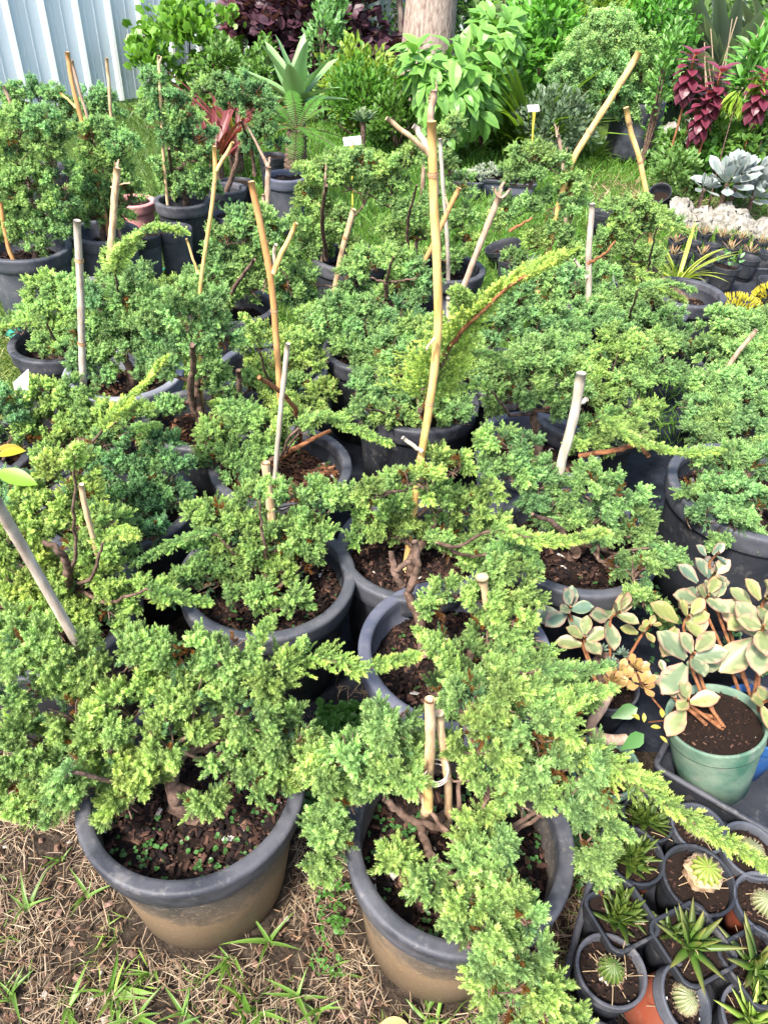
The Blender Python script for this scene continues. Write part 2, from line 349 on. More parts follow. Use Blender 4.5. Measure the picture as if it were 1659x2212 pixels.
    s_.build('soil', 'solid', t)
    return zs
def clover(t, c, n, R, z, s=.006, a0=0, a1=6.3, rmin=0.2):
    mb = MB(); q = rand(n, a0, a1); r = R*np.sqrt(rand(n, rmin, 1)); O = np.array(c)+np.stack([r*np.cos(q), r*np.sin(q), z+rand(n, .004, .022)], -1)
    T, F, w_ = leafT(1, .95, 3, 'round', .15, .1)
    for k in range(3):
        a = 2*pi*k/3+rand(n, 0, 6); D = np.stack([np.cos(a), np.sin(a), rand(n, 0, .5)], -1); g = rand(n, .6, 1.3)[:, None]
        mb.inst(T, F, w_, O, lframes(D, np.tile([0, 0, 1.], (n, 1))+sph(n)*.3), s*rand(n, .7, 1.3), np.array([.05, .15, .035])*g, np.array([.1, .26, .06])*g)
    mb.build('clover', 'leaf', t)['kind'] = 'stuff'
# ---------------------------------------------------------------- leaves
def leafT(L, W, nseg=4, shape='oval', fold=.25, droop=.3, scallop=0):
    """leaf along +Y, face +Z; weights run from the midrib (0) to the edge/tip (1)"""
    V = []; w_ = []
    for i in range(nseg+1):
        t = i/nseg
        if shape == 'oval': wd = sin(pi*min(1, t*.97+.03))**.8*W/2
        elif shape == 'round': wd = math.sqrt(max(0, 1-(2*t-1)**2))*W/2*(.55+.45*t*1.2)
        elif shape == 'obov': wd = (sin(pi*t**1.7)**.75)*W/2+.04*(1-t)
        elif shape == 'strap': wd = W/2*min(1, (1-t)*3.2)*(.75+.25*min(1, t*4))
        elif shape == 'agave': wd = W/2*(.62+.38*sin(pi*min(1, t*1.6+.05)))*min(1, (1-t)**.6*1.75)
        elif shape == 'spear': wd = W/2*(1-t)**.75*(1+.25*sin(pi*t))
        if scallop and i % 2 and 0 < i < nseg: wd *= (1-scallop)
        z = -droop*L*t*t
        V += [[-wd, t*L, z+fold*wd], [0, t*L, z], [wd, t*L, z+fold*wd]]; w_ += [1, .1+.3*t, 1]
    F = []
    for i in range(nseg):
        a = 3*i; F += [[a, a+1, a+4, a+3], [a+1, a+2, a+5, a+4]]
    return np.array(V), np.array(F), np.array(w_)
def bush(name, label, cat, base, C, rad, n, T, size, c0, c1, var=.25, mat='leaf', stems=6, up=.35, group=None, droop=0, inner=.55, stemmat='bark', stem_r=.012, clump=0, lift=False):
    """a leafy bush: stems from the base into an ellipsoid, leaves facing outwards and up on twigs through its outer half"""
    t = thing(name, label, cat, base, group); C = np.array(C, float); rad = np.array(rad, float)
    if not lift and C[2]-rad[2] > .06:     # leafy down to the ground
        top = C[2]+rad[2]; f_ = (top-.03)/2/rad[2]; C[2] = (top+.03)/2; rad[2] *= f_; n = int(n*min(f_, 2.2)); clump = int(clump*min(f_, 2.2))
    if clump:
        cc = sph(clump)*rand(clump, .45, .95)[:, None]; cc[:, 2] = np.abs(cc[:, 2])*np.where(rand(clump) < .7, 1, -1); i = rng.integers(0, clump, n)
        q = cc[i]+sph(n)*(rand(n, .02, .3))[:, None]; u = nrm(q)
    else:
        u = sph(n); ph = rand(4, 0, 6); k = 1+.2*np.sin(4*u[:, 0]+ph[0])*np.cos(4*u[:, 2]+ph[1])+.12*np.sin(9*u[:, 0]+ph[2])
        q = u*(rand(n, inner, 1)*k)[:, None]
    O = C+q*rad; O[:, 2] = np.maximum(O[:, 2], .02)
    D = nrm(u*.7+sph(n)*.6+np.array([0, 0, up-droop])); N = nrm(u*.5+np.array([0, -.25, .8])+sph(n)*.45)
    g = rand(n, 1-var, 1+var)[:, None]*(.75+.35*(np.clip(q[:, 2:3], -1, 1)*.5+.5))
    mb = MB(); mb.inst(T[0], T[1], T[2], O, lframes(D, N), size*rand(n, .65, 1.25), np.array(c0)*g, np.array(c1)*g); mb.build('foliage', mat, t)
    if stems:
        s_ = MB()
        for k in range(stems):
            e = C+sph(1)[0]*rad*.65; b = np.array(base)+np.array([rng.uniform(-1, 1), rng.uniform(-1, 1), 0])*rad*.15; m_ = (b+e)/2+sph(1)[0]*rad*.15
            s_.tube(path([b, m_, e], 7), np.linspace(stem_r, stem_r*.35, 7), 6)
        s_.build('stem', stemmat, t, True)
    return t
# ---------------------------------------------------------------- potted junipers
GJ = 'junipers growing in round nursery pots'
RIMZ = .33
def juniper(label, c, pads, shoots=(), r=.19, h=RIMZ, body='black_plastic', rim='rim_plastic', lod=0, tone=.4, bright=1.0, hb=.6, twigs=(), bare=0, weeds=0, soil_col=0, dens=1.0, pot_at=None, tone_fn=None, trunk_r=.011, bark='bark', grow=1.0):
    """c: pot rim centre; pads: (x, y, size[, height]); heights that are not given follow from the pot's distance"""
    P0 = at(c[0], c[1], h) if pot_at is None else np.array([*pot_at, h]); base = np.array([P0[0], P0[1], 0.0])
    t = thing('potted_juniper', label, 'juniper', base, GJ)
    zs = pot(t, base, r, h, body, rim, soil_col=soil_col, chips=(2300 if lod == 0 else 500 if lod == 1 else 200))
    zmin = h+.02; f = MB(); tr = MB(); root = base+np.array([rng.uniform(-.02, .02), rng.uniform(-.02, .02), zs-.01])
    pts = []
    for q in pads:
        x, y, rp = q[:3]
        if len(q) > 3: P = at(x, y, q[3])
        else:
            z = aty(x, y, base[1]-.02)[2]; z = zmin+hb*(z-zmin) if z > zmin else zmin+.0
            P = at(x, y, z)
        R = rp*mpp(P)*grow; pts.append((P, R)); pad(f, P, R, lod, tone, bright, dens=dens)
    top = max(p[0][2] for p in pts); mid = np.mean([p[0] for p in pts], 0); hub = root*.35+mid*.65; hub[2] = min(hub[2], root[2]+(top-root[2])*.6)
    hub[2] = max(hub[2], root[2]+.05)
    k = path([root, root+np.array([rng.uniform(-.03, .03), -.01, .05]), hub], 9); k[2:-1] += sph(6)*.006
    tr.tube(k, np.linspace(trunk_r*1.5, trunk_r, 9), 8)
    nodes = [(k[i], trunk_r*.72) for i in (4, 6, 8)]
    for P, R in sorted(pts, key=lambda q: np.linalg.norm(q[0]-hub)):     # each limb forks off the nearest wood already grown
        d_ = [np.linalg.norm(P-q[0]) for q in nodes]; s0, r0 = nodes[int(np.argmin(d_))]; e = P+np.array([0, 0, -R*.3]); m_ = (s0+e)/2+sph(1)[0]*.02+np.array([0, 0, -.008]); b = path([s0, m_, e], 8); b[1:-1] += sph(6)*.004
        r1 = max(.002, r0*.72); tr.tube(b, np.linspace(r0*.85, r1*.8, 8), 7); nodes.append((e, r1))
        for _ in range(5):
            e2 = P+sph(1)[0]*R*.8; b2 = path([b[5], (b[5]+e2)/2+sph(1)[0]*.008, e2], 5); tr.tube(b2, np.linspace(.0028, .001, 5), 4, cap=False)
    for sh in shoots:     # ((x,y,z) points, side length in m, tone, brightness)
        P = [at(*p) for p in sh[0]]; shoot(f, P, sh[1], lod, sh[2], sh[3]); X = path([hub, (hub+P[0])/2-np.array([0, 0, .05])]+P, 18); X[1:-1] += sph(16)*.003
        tr.tube(X, np.linspace(.006 if lod else .005, .0015, 18), 6)
    if tone_fn: tone_fn(f)
    o = f.build('foliage', 'needle', t); tr.build('trunk', bark, t, True)
    if twigs:
        m_ = MB()
        for tw in twigs:  # (points (x,y,z), radius px0, px1)
            P = [at(*p) for p in tw[0]]; X = path(P, 4*len(P)+2); X[1:-1] += sph(len(X)-2)*.0025
            m_.tube(X, np.linspace(tw[1], tw[2], len(X))*mpp(X[0]), 8)
        m_.build('branch', 'bark' if not isinstance(twigs[0][-1], str) else twigs[0][-1], t, True)
    if weeds: clover(t, base, weeds, r*.8, zs, .0075 if lod == 0 else .009)
    return base
NEAR = dict(lod=0)
A = {}
A['front_left'] = juniper('wide juniper spilling over the mud-stained pot at the near left corner', (418, 1690), [
    (300, 1410, 66), (395, 1425, 72), (500, 1410, 62), (585, 1450, 66), (55, 1490, 90), (165, 1530, 92), (290, 1520, 88), (415, 1510, 92), (540, 1520, 84), (625, 1585, 62),
    (500, 1615, 74), (375, 1595, 76, .46), (55, 1625, 95, .42), (175, 1655, 82, .42), (120, 1725, 70, .36), (45, 1705, 70, .36), (262, 1750, 44, .36), (300, 1690, 62, .4), (215, 1740, 42, .35), (610, 1655, 48, .4),
    (455, 1725, 34, .37), (545, 1690, 40, .4), (640, 1640, 34, .42), (150, 1410, 60, .55), (60, 1400, 70, .55), (200, 1440, 60, .52), (195, 1600, 62, .44), (245, 1650, 52, .41), (205, 1705, 46, .37), (330, 1640, 50, .42), (590, 1700, 34, .38), (250, 1590, 60, .46)],
    [([(620, 1440, .52), (700, 1420, .53), (780, 1450, .52), (885, 1420, .54)], .045, .8, 1.12), ([(540, 1450, .55), (560, 1380, .6), (580, 1350, .62)], .035, .7, 1.1), ([(640, 1440, .5), (655, 1390, .56)], .03, .6, 1.1), ([(150, 1660, .5), (120, 1700, .42), (100, 1770, .36)], .035, .45, 1)],
    body='muddy_plastic', tone=.62, weeds=130, twigs=[([(300, 1620, .33), (350, 1560, .42), (330, 1500, .5)], 9, 5), ([(480, 1640, .3), (520, 1660, .33), (400, 1600, .36)], 9, 6), ([(155, 1520, .3), (148, 1440, .55)], 5, 3)], **NEAR)
A['front_right'] = juniper('juniper cascading over the front of its muddy pot beside the cactus tray', (993, 1800), [
    (770, 1625, 58), (705, 1670, 50), (745, 1725, 52, .4), (715, 1790, 46, .36), (690, 1845, 38, .33), (840, 1565, 66), (850, 1650, 76), (800, 1690, 50), (905, 1630, 44, .42), (1040, 1590, 88), (1150, 1570, 84), (1090, 1500, 70), (1180, 1650, 88),
    (1060, 1680, 58), (1140, 1720, 66), (1250, 1640, 70), (1245, 1750, 58), (1290, 1830, 44, .38), (1285, 1880, 34, .34), (1220, 1560, 50), (1310, 1700, 50), (1020, 1510, 60),
    (858, 1862, 36, .37), (925, 1908, 34, .37), (1035, 1790, 54, .38), (1035, 1870, 56, .4), (1010, 1950, 44, .4), (1090, 1900, 40, .4), (1060, 2010, 54, .4), (1005, 1985, 34, .39), (1110, 2060, 60, .34), (1060, 2120, 46, .3), (1150, 2130, 50, .26), (1100, 2180, 60, .2), (1180, 2190, 44, .18), (1040, 2060, 40, .34), (1140, 1990, 36, .38), (1230, 2212, 34, .14), (720, 1820, 40, .35), (770, 1700, 46, .4), (700, 1640, 50, .44), (1100, 1950, 40, .4), (1085, 1840, 40, .4)],
    [([(1290, 1650, .46), (1400, 1715, .46), (1520, 1790, .44), (1655, 1872, .42)], .049, .95, 1.15), ([(1200, 1600, .5), (1330, 1660, .52), (1410, 1690, .5)], .045, .9, 1.12), ([(1000, 1500, .52), (960, 1440, .58), (925, 1395, .62)], .04, .75, 1.15), ([(1250, 1700, .42), (1310, 1780, .4), (1350, 1800, .4)], .035, .6, 1), ([(860, 1590, .46), (830, 1540, .5)], .03, .7, 1.1)],
    body='muddy_plastic', tone=.55, weeds=110, trunk_r=.007, soil_col=0, twigs=[([(960, 1760, .3), (905, 1790, .36), (930, 1850, .38), (975, 1890, .38), (1020, 1940, .38)], 11, 7), ([(830, 1725, .42), (880, 1770, .38), (960, 1790, .33)], 8, 10)], **NEAR)
A['mid_left'] = juniper('rounded juniper in the pot with a scuffed rim, directly behind the near left pot', (578, 1240), [
    (470, 1120, 62), (545, 1085, 56), (620, 1085, 58), (700, 1095, 50), (740, 1070, 30), (520, 1160, 66), (600, 1165, 66), (675, 1165, 50), (440, 1190, 50), (455, 1250, 50), (405, 1255, 30), (530, 1235, 58), (560, 1285, 36, .38), (620, 1240, 44), (635, 1300, 30, .37), (650, 1205, 44), (500, 1290, 28, .36), (680, 1060, 34)],
    [([(470, 1150, .46), (400, 1165, .44), (330, 1200, .42), (300, 1215, .42)], .035, .5, 1), ([(560, 1080, .56), (575, 1040, .6)], .025, .6, 1.1)], r=.198, rim='slate_plastic', tone=.5, bright=1.0, weeds=60, **NEAR)
A['mid_blue'] = juniper('leaning juniper in the blue-grey pot with bare mulch on its left side', (985, 1400), [
    (1060, 1230, 48), (1110, 1250, 46), (1050, 1290, 52), (1110, 1330, 56), (1140, 1400, 52), (1060, 1370, 60), (1000, 1420, 52), (960, 1390, 30), (1090, 1440, 66), (1000, 1480, 52), (950, 1490, 40), (1180, 1460, 54), (1160, 1500, 60), (1240, 1500, 44), (960, 1280, 34, .42), (930, 1310, 26, .42), (1090, 1200, 34), (1130, 1290, 34)],
    [([(1180, 1500, .5), (1250, 1500, .52), (1310, 1490, .52)], .04, .7, 1.1), ([(1000, 1430, .52), (950, 1400, .55), (910, 1370, .56)], .035, .8, 1.15), ([(1170, 1450, .5), (1260, 1450, .5), (1310, 1440, .5)], .03, .5, 1)], r=.202, body='blue_grey_plastic', rim='blue_grey_plastic', tone=.5, soil_col=0, weeds=20, hb=.5, **NEAR)
A['mid_umbrella'] = juniper('umbrella-shaped juniper with a twisted bare trunk and a yellow-green shoot pointing right', (893, 1178), [
    (800, 1115, 44), (860, 1085, 54), (935, 1075, 56), (1010, 1100, 56), (960, 1150, 54), (880, 1150, 44), (1040, 1165, 50), (1095, 1150, 44), (1120, 1180, 34), (830, 1150, 34), (980, 1195, 36), (1050, 1060, 34), (780, 1150, 26), (1030, 1205, 34), (915, 1045, 40, .6), (870, 1040, 36, .62), (985, 1000, 40, .6), (945, 1005, 36, .58), (800, 1060, 34, .56)],
    [([(1060, 1140, .58), (1140, 1165, .57), (1210, 1175, .56), (1295, 1152, .57)], .038, .85, 1.15), ([(1120, 1180, .5), (1160, 1220, .48)], .03, .5, 1)], r=.185, rim='slate_plastic', tone=.62, bright=1.05, hb=.85,
    twigs=[([(915, 1420, .28), (905, 1330, .34), (875, 1280, .4), (905, 1240, .44), (895, 1170, .52)], 12, 7), ([(870, 1265, .42), (850, 1235, .46), (845, 1190, .5)], 9, 6), ([(850, 1235, .46), (880, 1212, .47), (905, 1215, .47)], 8, 5)], **NEAR)
A['mid_right'] = juniper('juniper under the whitish forked stake, left of the variegated succulents', (1245, 1160), [
    (1085, 950, 46), (1140, 970, 48), (1065, 1000, 40), (1110, 1030, 48), (1180, 1030, 48), (1150, 1075, 38), (1210, 1075, 44), (1275, 1045, 50), (1340, 1070, 48), (1290, 1110, 42), (1370, 1120, 40), (1395, 1165, 38), (1340, 1150, 34), (1385, 1225, 36, .4), (1440, 1205, 26, .4), (1330, 1215, 26, .38), (1380, 1290, 30, .34), (1425, 1330, 26, .26), (1230, 1120, 36), (1290, 1170, 28, .4), (1180, 1130, 28)],
    [([(1400, 1180, .42), (1440, 1200, .42), (1480, 1215, .4)], .03, .4, 1), ([(1390, 1240, .38), (1400, 1310, .3), (1430, 1350, .24)], .028, .3, .95)], r=.205, rim='slate_plastic', tone=.36, weeds=50, hb=.7, twigs=[([(1245, 1200, .3), (1200, 1130, .42), (1150, 1110, .48)], 9, 4)], **NEAR)
A['far_left'] = juniper('yellowish juniper on the left edge above the thick slanting grey stake', (95, 1305), [
    (120, 1020, 46), (175, 1010, 50), (90, 1080, 56), (165, 1080, 58), (60, 1140, 60), (140, 1145, 60), (215, 1130, 50), (190, 1190, 44), (250, 1185, 44), (60, 1230, 66), (150, 1255, 56), (235, 1250, 56), (310, 1270, 46), (360, 1290, 34), (60, 1320, 70), (150, 1320, 66), (240, 1320, 52), (20, 1180, 50), (20, 1280, 60), (110, 1350, 60), (40, 1370, 60, .5)],
    [([(230, 1160, .6), (265, 1150, .62), (290, 1158, .64)], .03, .9, 1.15), ([(320, 1270, .5), (380, 1290, .5), (440, 1300, .48)], .034, .6, 1.05), ([(160, 1010, .8), (170, 970, .86)], .03, .8, 1.1)], r=.2, tone=.72, bright=1.05, twigs=[([(150, 1260, .4), (145, 1210, .5), (120, 1180, .55), (95, 1170, .55)], 12, 5)], **NEAR)
MID = dict(lod=1, grow=1.13)
A['left_dark'] = juniper('dark bluish juniper sitting low inside the pot left of the scuffed-rim pot', (255, 1085), [
    (290, 985, 52), (350, 960, 46), (230, 1020, 52), (300, 1050, 62), (360, 1020, 44), (245, 1090, 50), (315, 1110, 52), (370, 1080, 36), (345, 1150, 34, .38), (280, 1155, 38, .38), (390, 1000, 26), (210, 960, 40)],
    r=.19, tone=.16, bright=.92, lod=0)
A['bark_twig'] = juniper('juniper with a red-brown bare twig arching over its bark-filled pot', (607, 1000), [
    (470, 940, 42), (520, 905, 46), (570, 930, 50), (620, 905, 44), (500, 975, 46), (560, 980, 46), (470, 1000, 36), (520, 1020, 36), (660, 920, 34), (600, 960, 34), (450, 975, 24)],
    [([(640, 920, .56), (700, 905, .57), (760, 925, .56), (832, 955, .54)], .042, .7, 1.12), ([(660, 910, .56), (705, 895, .6)], .03, .6, 1.1)], r=.195, tone=.5, weeds=30, soil_col=1, twigs=[([(590, 1000, .35), (640, 965, .46), (715, 930, .5)], 7, 4, 'red_bark')], bark='bark', hb=.75, lod=0)
A['long_shoot'] = juniper('juniper throwing a long red-stemmed yellow-green shoot up behind the tallest stake', (900, 860), [
    (795, 835, 40), (850, 800, 46), (910, 770, 46), (860, 860, 48), (930, 830, 48), (790, 890, 32), (850, 900, 34), (970, 860, 46), (990, 900, 34), (940, 890, 38), (1000, 760, 40), (960, 720, 36), (840, 750, 40), (900, 720, 40), (980, 790, 36)],
    [([(920, 880, .5), (960, 770, .72), (1010, 700, .82), (1070, 640, .9), (1130, 600, .95), (1200, 562, 1.0)], .125, 1.0, 1.25), ([(1010, 700, .82), (1000, 640, .9)], .07, .7, 1.05), ([(780, 880, .46), (730, 905, .44)], .03, .6, 1.1), ([(990, 760, .7), (1060, 765, .68), (1100, 790, .66)], .035, .6, 1.05)],
    r=.195, tone=.42, hb=.75, twigs=[([(915, 900, .36), (930, 830, .56), (960, 765, .72), (1010, 700, .84), (1070, 642, .915), (1130, 600, .96), (1185, 568, .995)], 9, 1.5, 'red_bark')], bark='bark', weeds=0, **MID)
A['right_low'] = juniper('juniper with a rusty bent twig and a flat shoot reaching the big right-hand pot', (1268, 885), [
    (1265, 850, 46), (1310, 790, 52), (1365, 820, 48), (1410, 790, 42), (1370, 760, 40), (1250, 760, 44), (1210, 800, 42), (1300, 860, 44), (1290, 915, 40), (1345, 905, 42), (1260, 930, 38), (1320, 950, 46), (1370, 940, 40), (1265, 970, 36), (1400, 890, 34), (1450, 800, 34), (1330, 730, 40)],
    [([(1290, 900, .56), (1340, 940, .54), (1400, 965, .5), (1470, 980, .48), (1555, 975, .47)], .042, .8, 1.12)], r=.185, tone=.5, hb=.7, twigs=[([(1250, 985, .42), (1330, 975, .46), (1385, 955, .48), (1400, 985, .47)], 6, 5, 'red_bark')], bark='bark', lod=0)
A['grey_body'] = juniper('juniper on a slim upright stem in the pale-sided pot behind the whitish stake', (1160, 958), [
    (1040, 835, 34), (1090, 805, 42), (1145, 790, 44), (1190, 770, 42), (1120, 850, 46), (1180, 835, 46), (1225, 850, 36), (1080, 860, 34), (1210, 885, 30), (1150, 760, 36), (1230, 800, 34)],
    [([(1060, 840, .6), (1020, 832, .6), (995, 845, .59)], .03, .7, 1.1)], r=.182, body='blue_grey_plastic', rim='blue_grey_plastic', tone=.48, hb=.9, **MID)
A['right_edge'] = juniper('juniper hanging over the front of the large black pot at the right edge', (1625, 1055), [
    (1520, 1010, 40), (1570, 1000, 46), (1625, 1010, 50), (1500, 1060, 30), (1550, 1060, 50), (1600, 1070, 46), (1530, 1110, 40), (1580, 1125, 44, .4), (1625, 1165, 32, .34), (1560, 1165, 30, .36), (1650, 1090, 40), (1655, 1180, 26, .3), (1500, 1125, 26, .36)],
    [([(1600, 1130, .36), (1640, 1170, .32), (1680, 1200, .28)], .03, .4, 1)], r=.215, h=.38, body='black_plastic', rim='slate_plastic', tone=.3, hb=.75, bright=.98, lod=0)
A['right_upper'] = juniper('broad juniper at the right edge with a brown stake end poking out of its top', (1625, 790), [
    (1560, 700, 40), (1610, 710, 44), (1655, 700, 40), (1530, 760, 40), (1590, 770, 50), (1650, 780, 46), (1505, 830, 40), (1560, 840, 52), (1620, 850, 54), (1500, 890, 42), (1550, 910, 46), (1610, 930, 52), (1655, 900, 44), (1520, 950, 34), (1580, 980, 34), (1655, 980, 36)],
    r=.2, tone=.42, hb=.65, rim='slate_plastic', **MID)
A['left_pot'] = juniper('bushy juniper with a pale upward shoot, in front of the long grey-white stake', (120, 940), [
    (60, 850, 40), (110, 855, 46), (165, 850, 44), (60, 905, 46), (120, 905, 50), (180, 905, 48), (235, 900, 46), (290, 905, 42), (230, 950, 42), (150, 955, 40), (300, 950, 34), (100, 985, 28), (60, 950, 30), (195, 990, 28)],
    [([(220, 930, .56), (270, 870, .62), (310, 840, .66), (350, 785, .72)], .045, .95, 1.2), ([(260, 900, .56), (300, 880, .6), (325, 880, .62)], .035, .8, 1.1), ([(280, 930, .5), (335, 920, .5)], .03, .6, 1.05)], r=.185, tone=.55, soil_col=1, hb=.7, lod=0, rim='slate_plastic')
A['brown_mulch'] = juniper('open juniper with bare knotted stems over a pot of rusty-brown mulch', (435, 900), [
    (400, 690, 40), (455, 670, 44), (370, 740, 38), (430, 740, 44), (480, 720, 36), (350, 790, 34), (455, 795, 34), (480, 840, 32), (500, 880, 30), (365, 880, 34), (395, 650, 36), (340, 700, 30)],
    r=.17, tone=.3, bright=.95, soil_col=1, hb=.95, twigs=[([(440, 930, .28), (410, 860, .4), (420, 780, .6), (415, 745, .7)], 8, 5), ([(480, 900, .3), (520, 850, .42), (515, 800, .52)], 8, 5)], **MID)
A['pale_tub'] = juniper('juniper in the pale lilac-grey tub between the grey stake and the yellow forked cane', (268, 800), [
    (185, 770, 40), (235, 750, 44), (285, 745, 44), (335, 770, 38), (250, 700, 40), (300, 700, 40), (215, 650, 36), (280, 640, 40), (330, 655, 34), (180, 720, 30), (320, 810, 28), (225, 800, 28), (300, 600, 30)],
    r=.185, body='pale_grey_plastic', rim='pale_grey_plastic', tone=.26, bright=.92, soil_col=1, hb=.9, **MID)
A['left_spread'] = juniper('flat spreading juniper reaching over the grass near the left edge', (170, 700), [
    (60, 690, 34), (25, 705, 26), (95, 625, 36), (140, 640, 42), (95, 670, 36), (165, 680, 38), (130, 720, 38), (95, 750, 34), (170, 625, 36), (200, 700, 34), (140, 760, 30)],
    [([(100, 690, .5), (40, 700, .48), (0, 710, .46)], .035, .7, 1.1)], r=.16, h=.3, pot_at=(-1.16, 2.3), tone=.5, hb=.8, **MID)
A['knob_stake'] = juniper('slim juniper with a curled bright tip around the stake with a splintered top', (265, 665), [
    (245, 560, 26), (255, 595, 30), (235, 630, 30), (275, 535, 24), (300, 620, 34), (340, 640, 34), (370, 625, 30)],
    [([(250, 590, .75), (270, 530, .88), (310, 500, .93), (350, 490, .94), (385, 498, .93)], .045, .75, 1.12)], r=.15, h=.3, pot_at=(-1.22, 2.72), tone=.5, hb=1, **MID)
A['tan_cane'] = juniper('yellowish juniper leaning out below the orange cane with a forked tip', (590, 790), [
    (545, 745, 38), (590, 735, 44), (640, 745, 44), (560, 795, 40), (625, 790, 48), (680, 785, 40), (590, 840, 38), (650, 840, 42), (700, 850, 32), (620, 880, 36), (540, 830, 30), (680, 880, 26), (500, 890, 34), (470, 870, 30)],
    [([(560, 750, .6), (545, 705, .68), (530, 690, .7)], .035, .8, 1.1)], r=.18, body='slate_plastic', rim='blue_grey_plastic', tone=.62, bright=1.04, hb=.8, soil_col=1, twigs=[([(650, 960, .3), (640, 880, .5), (590, 830, .6), (560, 815, .64)], 6, 4, 'red_bark')], bark='bark', lod=1)
A['centre_low'] = juniper('low dense juniper in the dark gap between the orange cane and the tallest stake', (800, 752), [
    (745, 740, 34), (790, 715, 40), (840, 705, 40), (770, 770, 36), (820, 755, 40), (870, 690, 40), (700, 700, 34), (720, 660, 36), (880, 730, 34), (800, 670, 34)],
    r=.165, tone=.3, bright=.94, hb=.75, **MID)
A['centre_right'] = juniper('juniper with one dark-rimmed pot edge showing, beneath the leaning smooth brown branch', (1080, 800), [
    (1060, 745, 30), (1080, 700, 36), (1120, 670, 40), (1170, 700, 42), (1150, 740, 38), (1120, 620, 36), (1190, 650, 40), (1210, 710, 36), (1100, 790, 26), (1160, 600, 36), (1215, 600, 34)],
    r=.175, tone=.3, bright=.95, hb=.85, **MID)
A['fork_cane'] = juniper('juniper crossed by the yellow Y-forked cane, with open grass behind it', (500, 655), [
    (430, 600, 34), (480, 580, 38), (530, 560, 36), (560, 610, 38), (500, 630, 38), (600, 560, 34), (590, 500, 32), (540, 500, 34), (490, 505, 34), (480, 545, 32), (560, 470, 30), (520, 470, 28), (450, 640, 34), (620, 620, 30)],
    r=.17, pot_at=(-.62, 2.62), tone=.42, hb=1, twigs=[([(480, 670, .3), (520, 600, .5), (550, 560, .6)], 6, 3)], **MID)
A['centre_bare'] = juniper('juniper showing a bare grey crossed branch in the middle of the nursery', (845, 660), [
    (760, 600, 36), (800, 570, 40), (850, 560, 40), (890, 590, 34), (770, 640, 34), (740, 680, 30), (860, 630, 36), (900, 640, 34), (820, 640, 30), (930, 610, 26), (680, 690, 36), (640, 640, 36), (660, 600, 34)],
    r=.17, pot_at=(.03, 2.72), tone=.36, bright=.98, hb=.95, twigs=[([(835, 640, .6), (833, 610, .68), (842, 575, .76), (850, 555, .8)], 5, 2), ([(833, 612, .68), (800, 600, .7)], 3, 1.5), ([(833, 612, .68), (900, 600, .7)], 3, 1.5)], **MID)
FAR = dict(lod=1, grow=1.2)
A['arch_left'] = juniper('arching umbrella juniper in front of the white plant label', (720, 560), [
    (670, 375, 28), (700, 370, 28), (735, 355, 34), (780, 355, 36), (820, 370, 34), (850, 400, 28), (665, 420, 28), (690, 450, 28), (650, 480, 30), (700, 500, 30), (740, 390, 26), (800, 410, 28), (740, 470, 28), (750, 530, 28), (690, 540, 28), (660, 540, 28), (845, 440, 24)],
    r=.17, pot_at=(-.22, 3.2), tone=.52, hb=1, bright=1.02, twigs=[([(705, 560, .35), (695, 470, .6), (705, 400, .8)], 5, 3)], **FAR)
A['arch_mid'] = juniper('airy juniper with a green wire-tied cane leaning through it', (900, 560), [
    (895, 330, 26), (930, 340, 26), (870, 350, 24), (960, 300, 22), (985, 270, 18), (970, 350, 26), (990, 400, 28), (940, 440, 26), (880, 460, 30), (840, 500, 30), (900, 510, 30), (960, 480, 28), (1000, 470, 28), (1010, 520, 28), (860, 550, 30), (970, 560, 30)],
    r=.17, pot_at=(.2, 3.15), tone=.45, hb=1, twigs=[([(880, 560, .4), (880, 480, .58), (900, 400, .78)], 4, 2)], **FAR)
A['arch_right'] = juniper('tiered juniper beside the longest slanting yellow bamboo', (1150, 600), [
    (1130, 335, 24), (1165, 335, 28), (1200, 350, 26), (1100, 385, 26), (1150, 380, 28), (1230, 400, 30), (1090, 450, 28), (1140, 445, 28), (1190, 440, 30), (1240, 450, 28), (1070, 480, 24), (1210, 500, 30), (1160, 520, 28), (1110, 560, 24), (1230, 540, 30)],
    r=.17, pot_at=(.82, 2.95), tone=.5, hb=1, twigs=[([(1100, 500, .6), (1150, 470, .65)], 4, 2, 'red_bark')], bark='bark', **FAR)
A['short_cane'] = juniper('juniper in front of the short knuckled yellow cane by the white rock edging', (1385, 640), [
    (1330, 455, 26), (1370, 445, 30), (1410, 470, 30), (1340, 490, 28), (1380, 500, 28), (1440, 480, 26), (1310, 520, 28), (1290, 560, 28), (1350, 540, 28), (1400, 550, 28), (1390, 600, 28), (1340, 590, 26)],
    [([(1420, 480, .8), (1450, 490, .8), (1480, 500, .78)], .03, .8, 1.1), ([(1380, 590, .55), (1420, 620, .52), (1470, 645, .5)], .04, .85, 1.1)], r=.165, pot_at=(1.2, 3.05), tone=.5, hb=1, twigs=[([(1270, 570, .6), (1310, 545, .66), (1330, 520, .7)], 4, 2, 'red_bark')], bark='bark', **FAR)
A['right_round'] = juniper('dense green juniper in front of the small aloe pot, right of centre', (1395, 662), [
    (1300, 665, 34), (1350, 650, 34), (1400, 645, 34), (1330, 700, 38), (1385, 690, 40), (1440, 700, 40), (1280, 640, 32), (1260, 680, 36), (1250, 720, 34), (1470, 750, 36), (1420, 750, 40), (1240, 620, 30), (1300, 600, 30)],
    [([(1380, 620, .56), (1440, 610, .58), (1490, 625, .57)], .035, .5, 1.05)], r=.165, tone=.4, hb=.8, **MID)
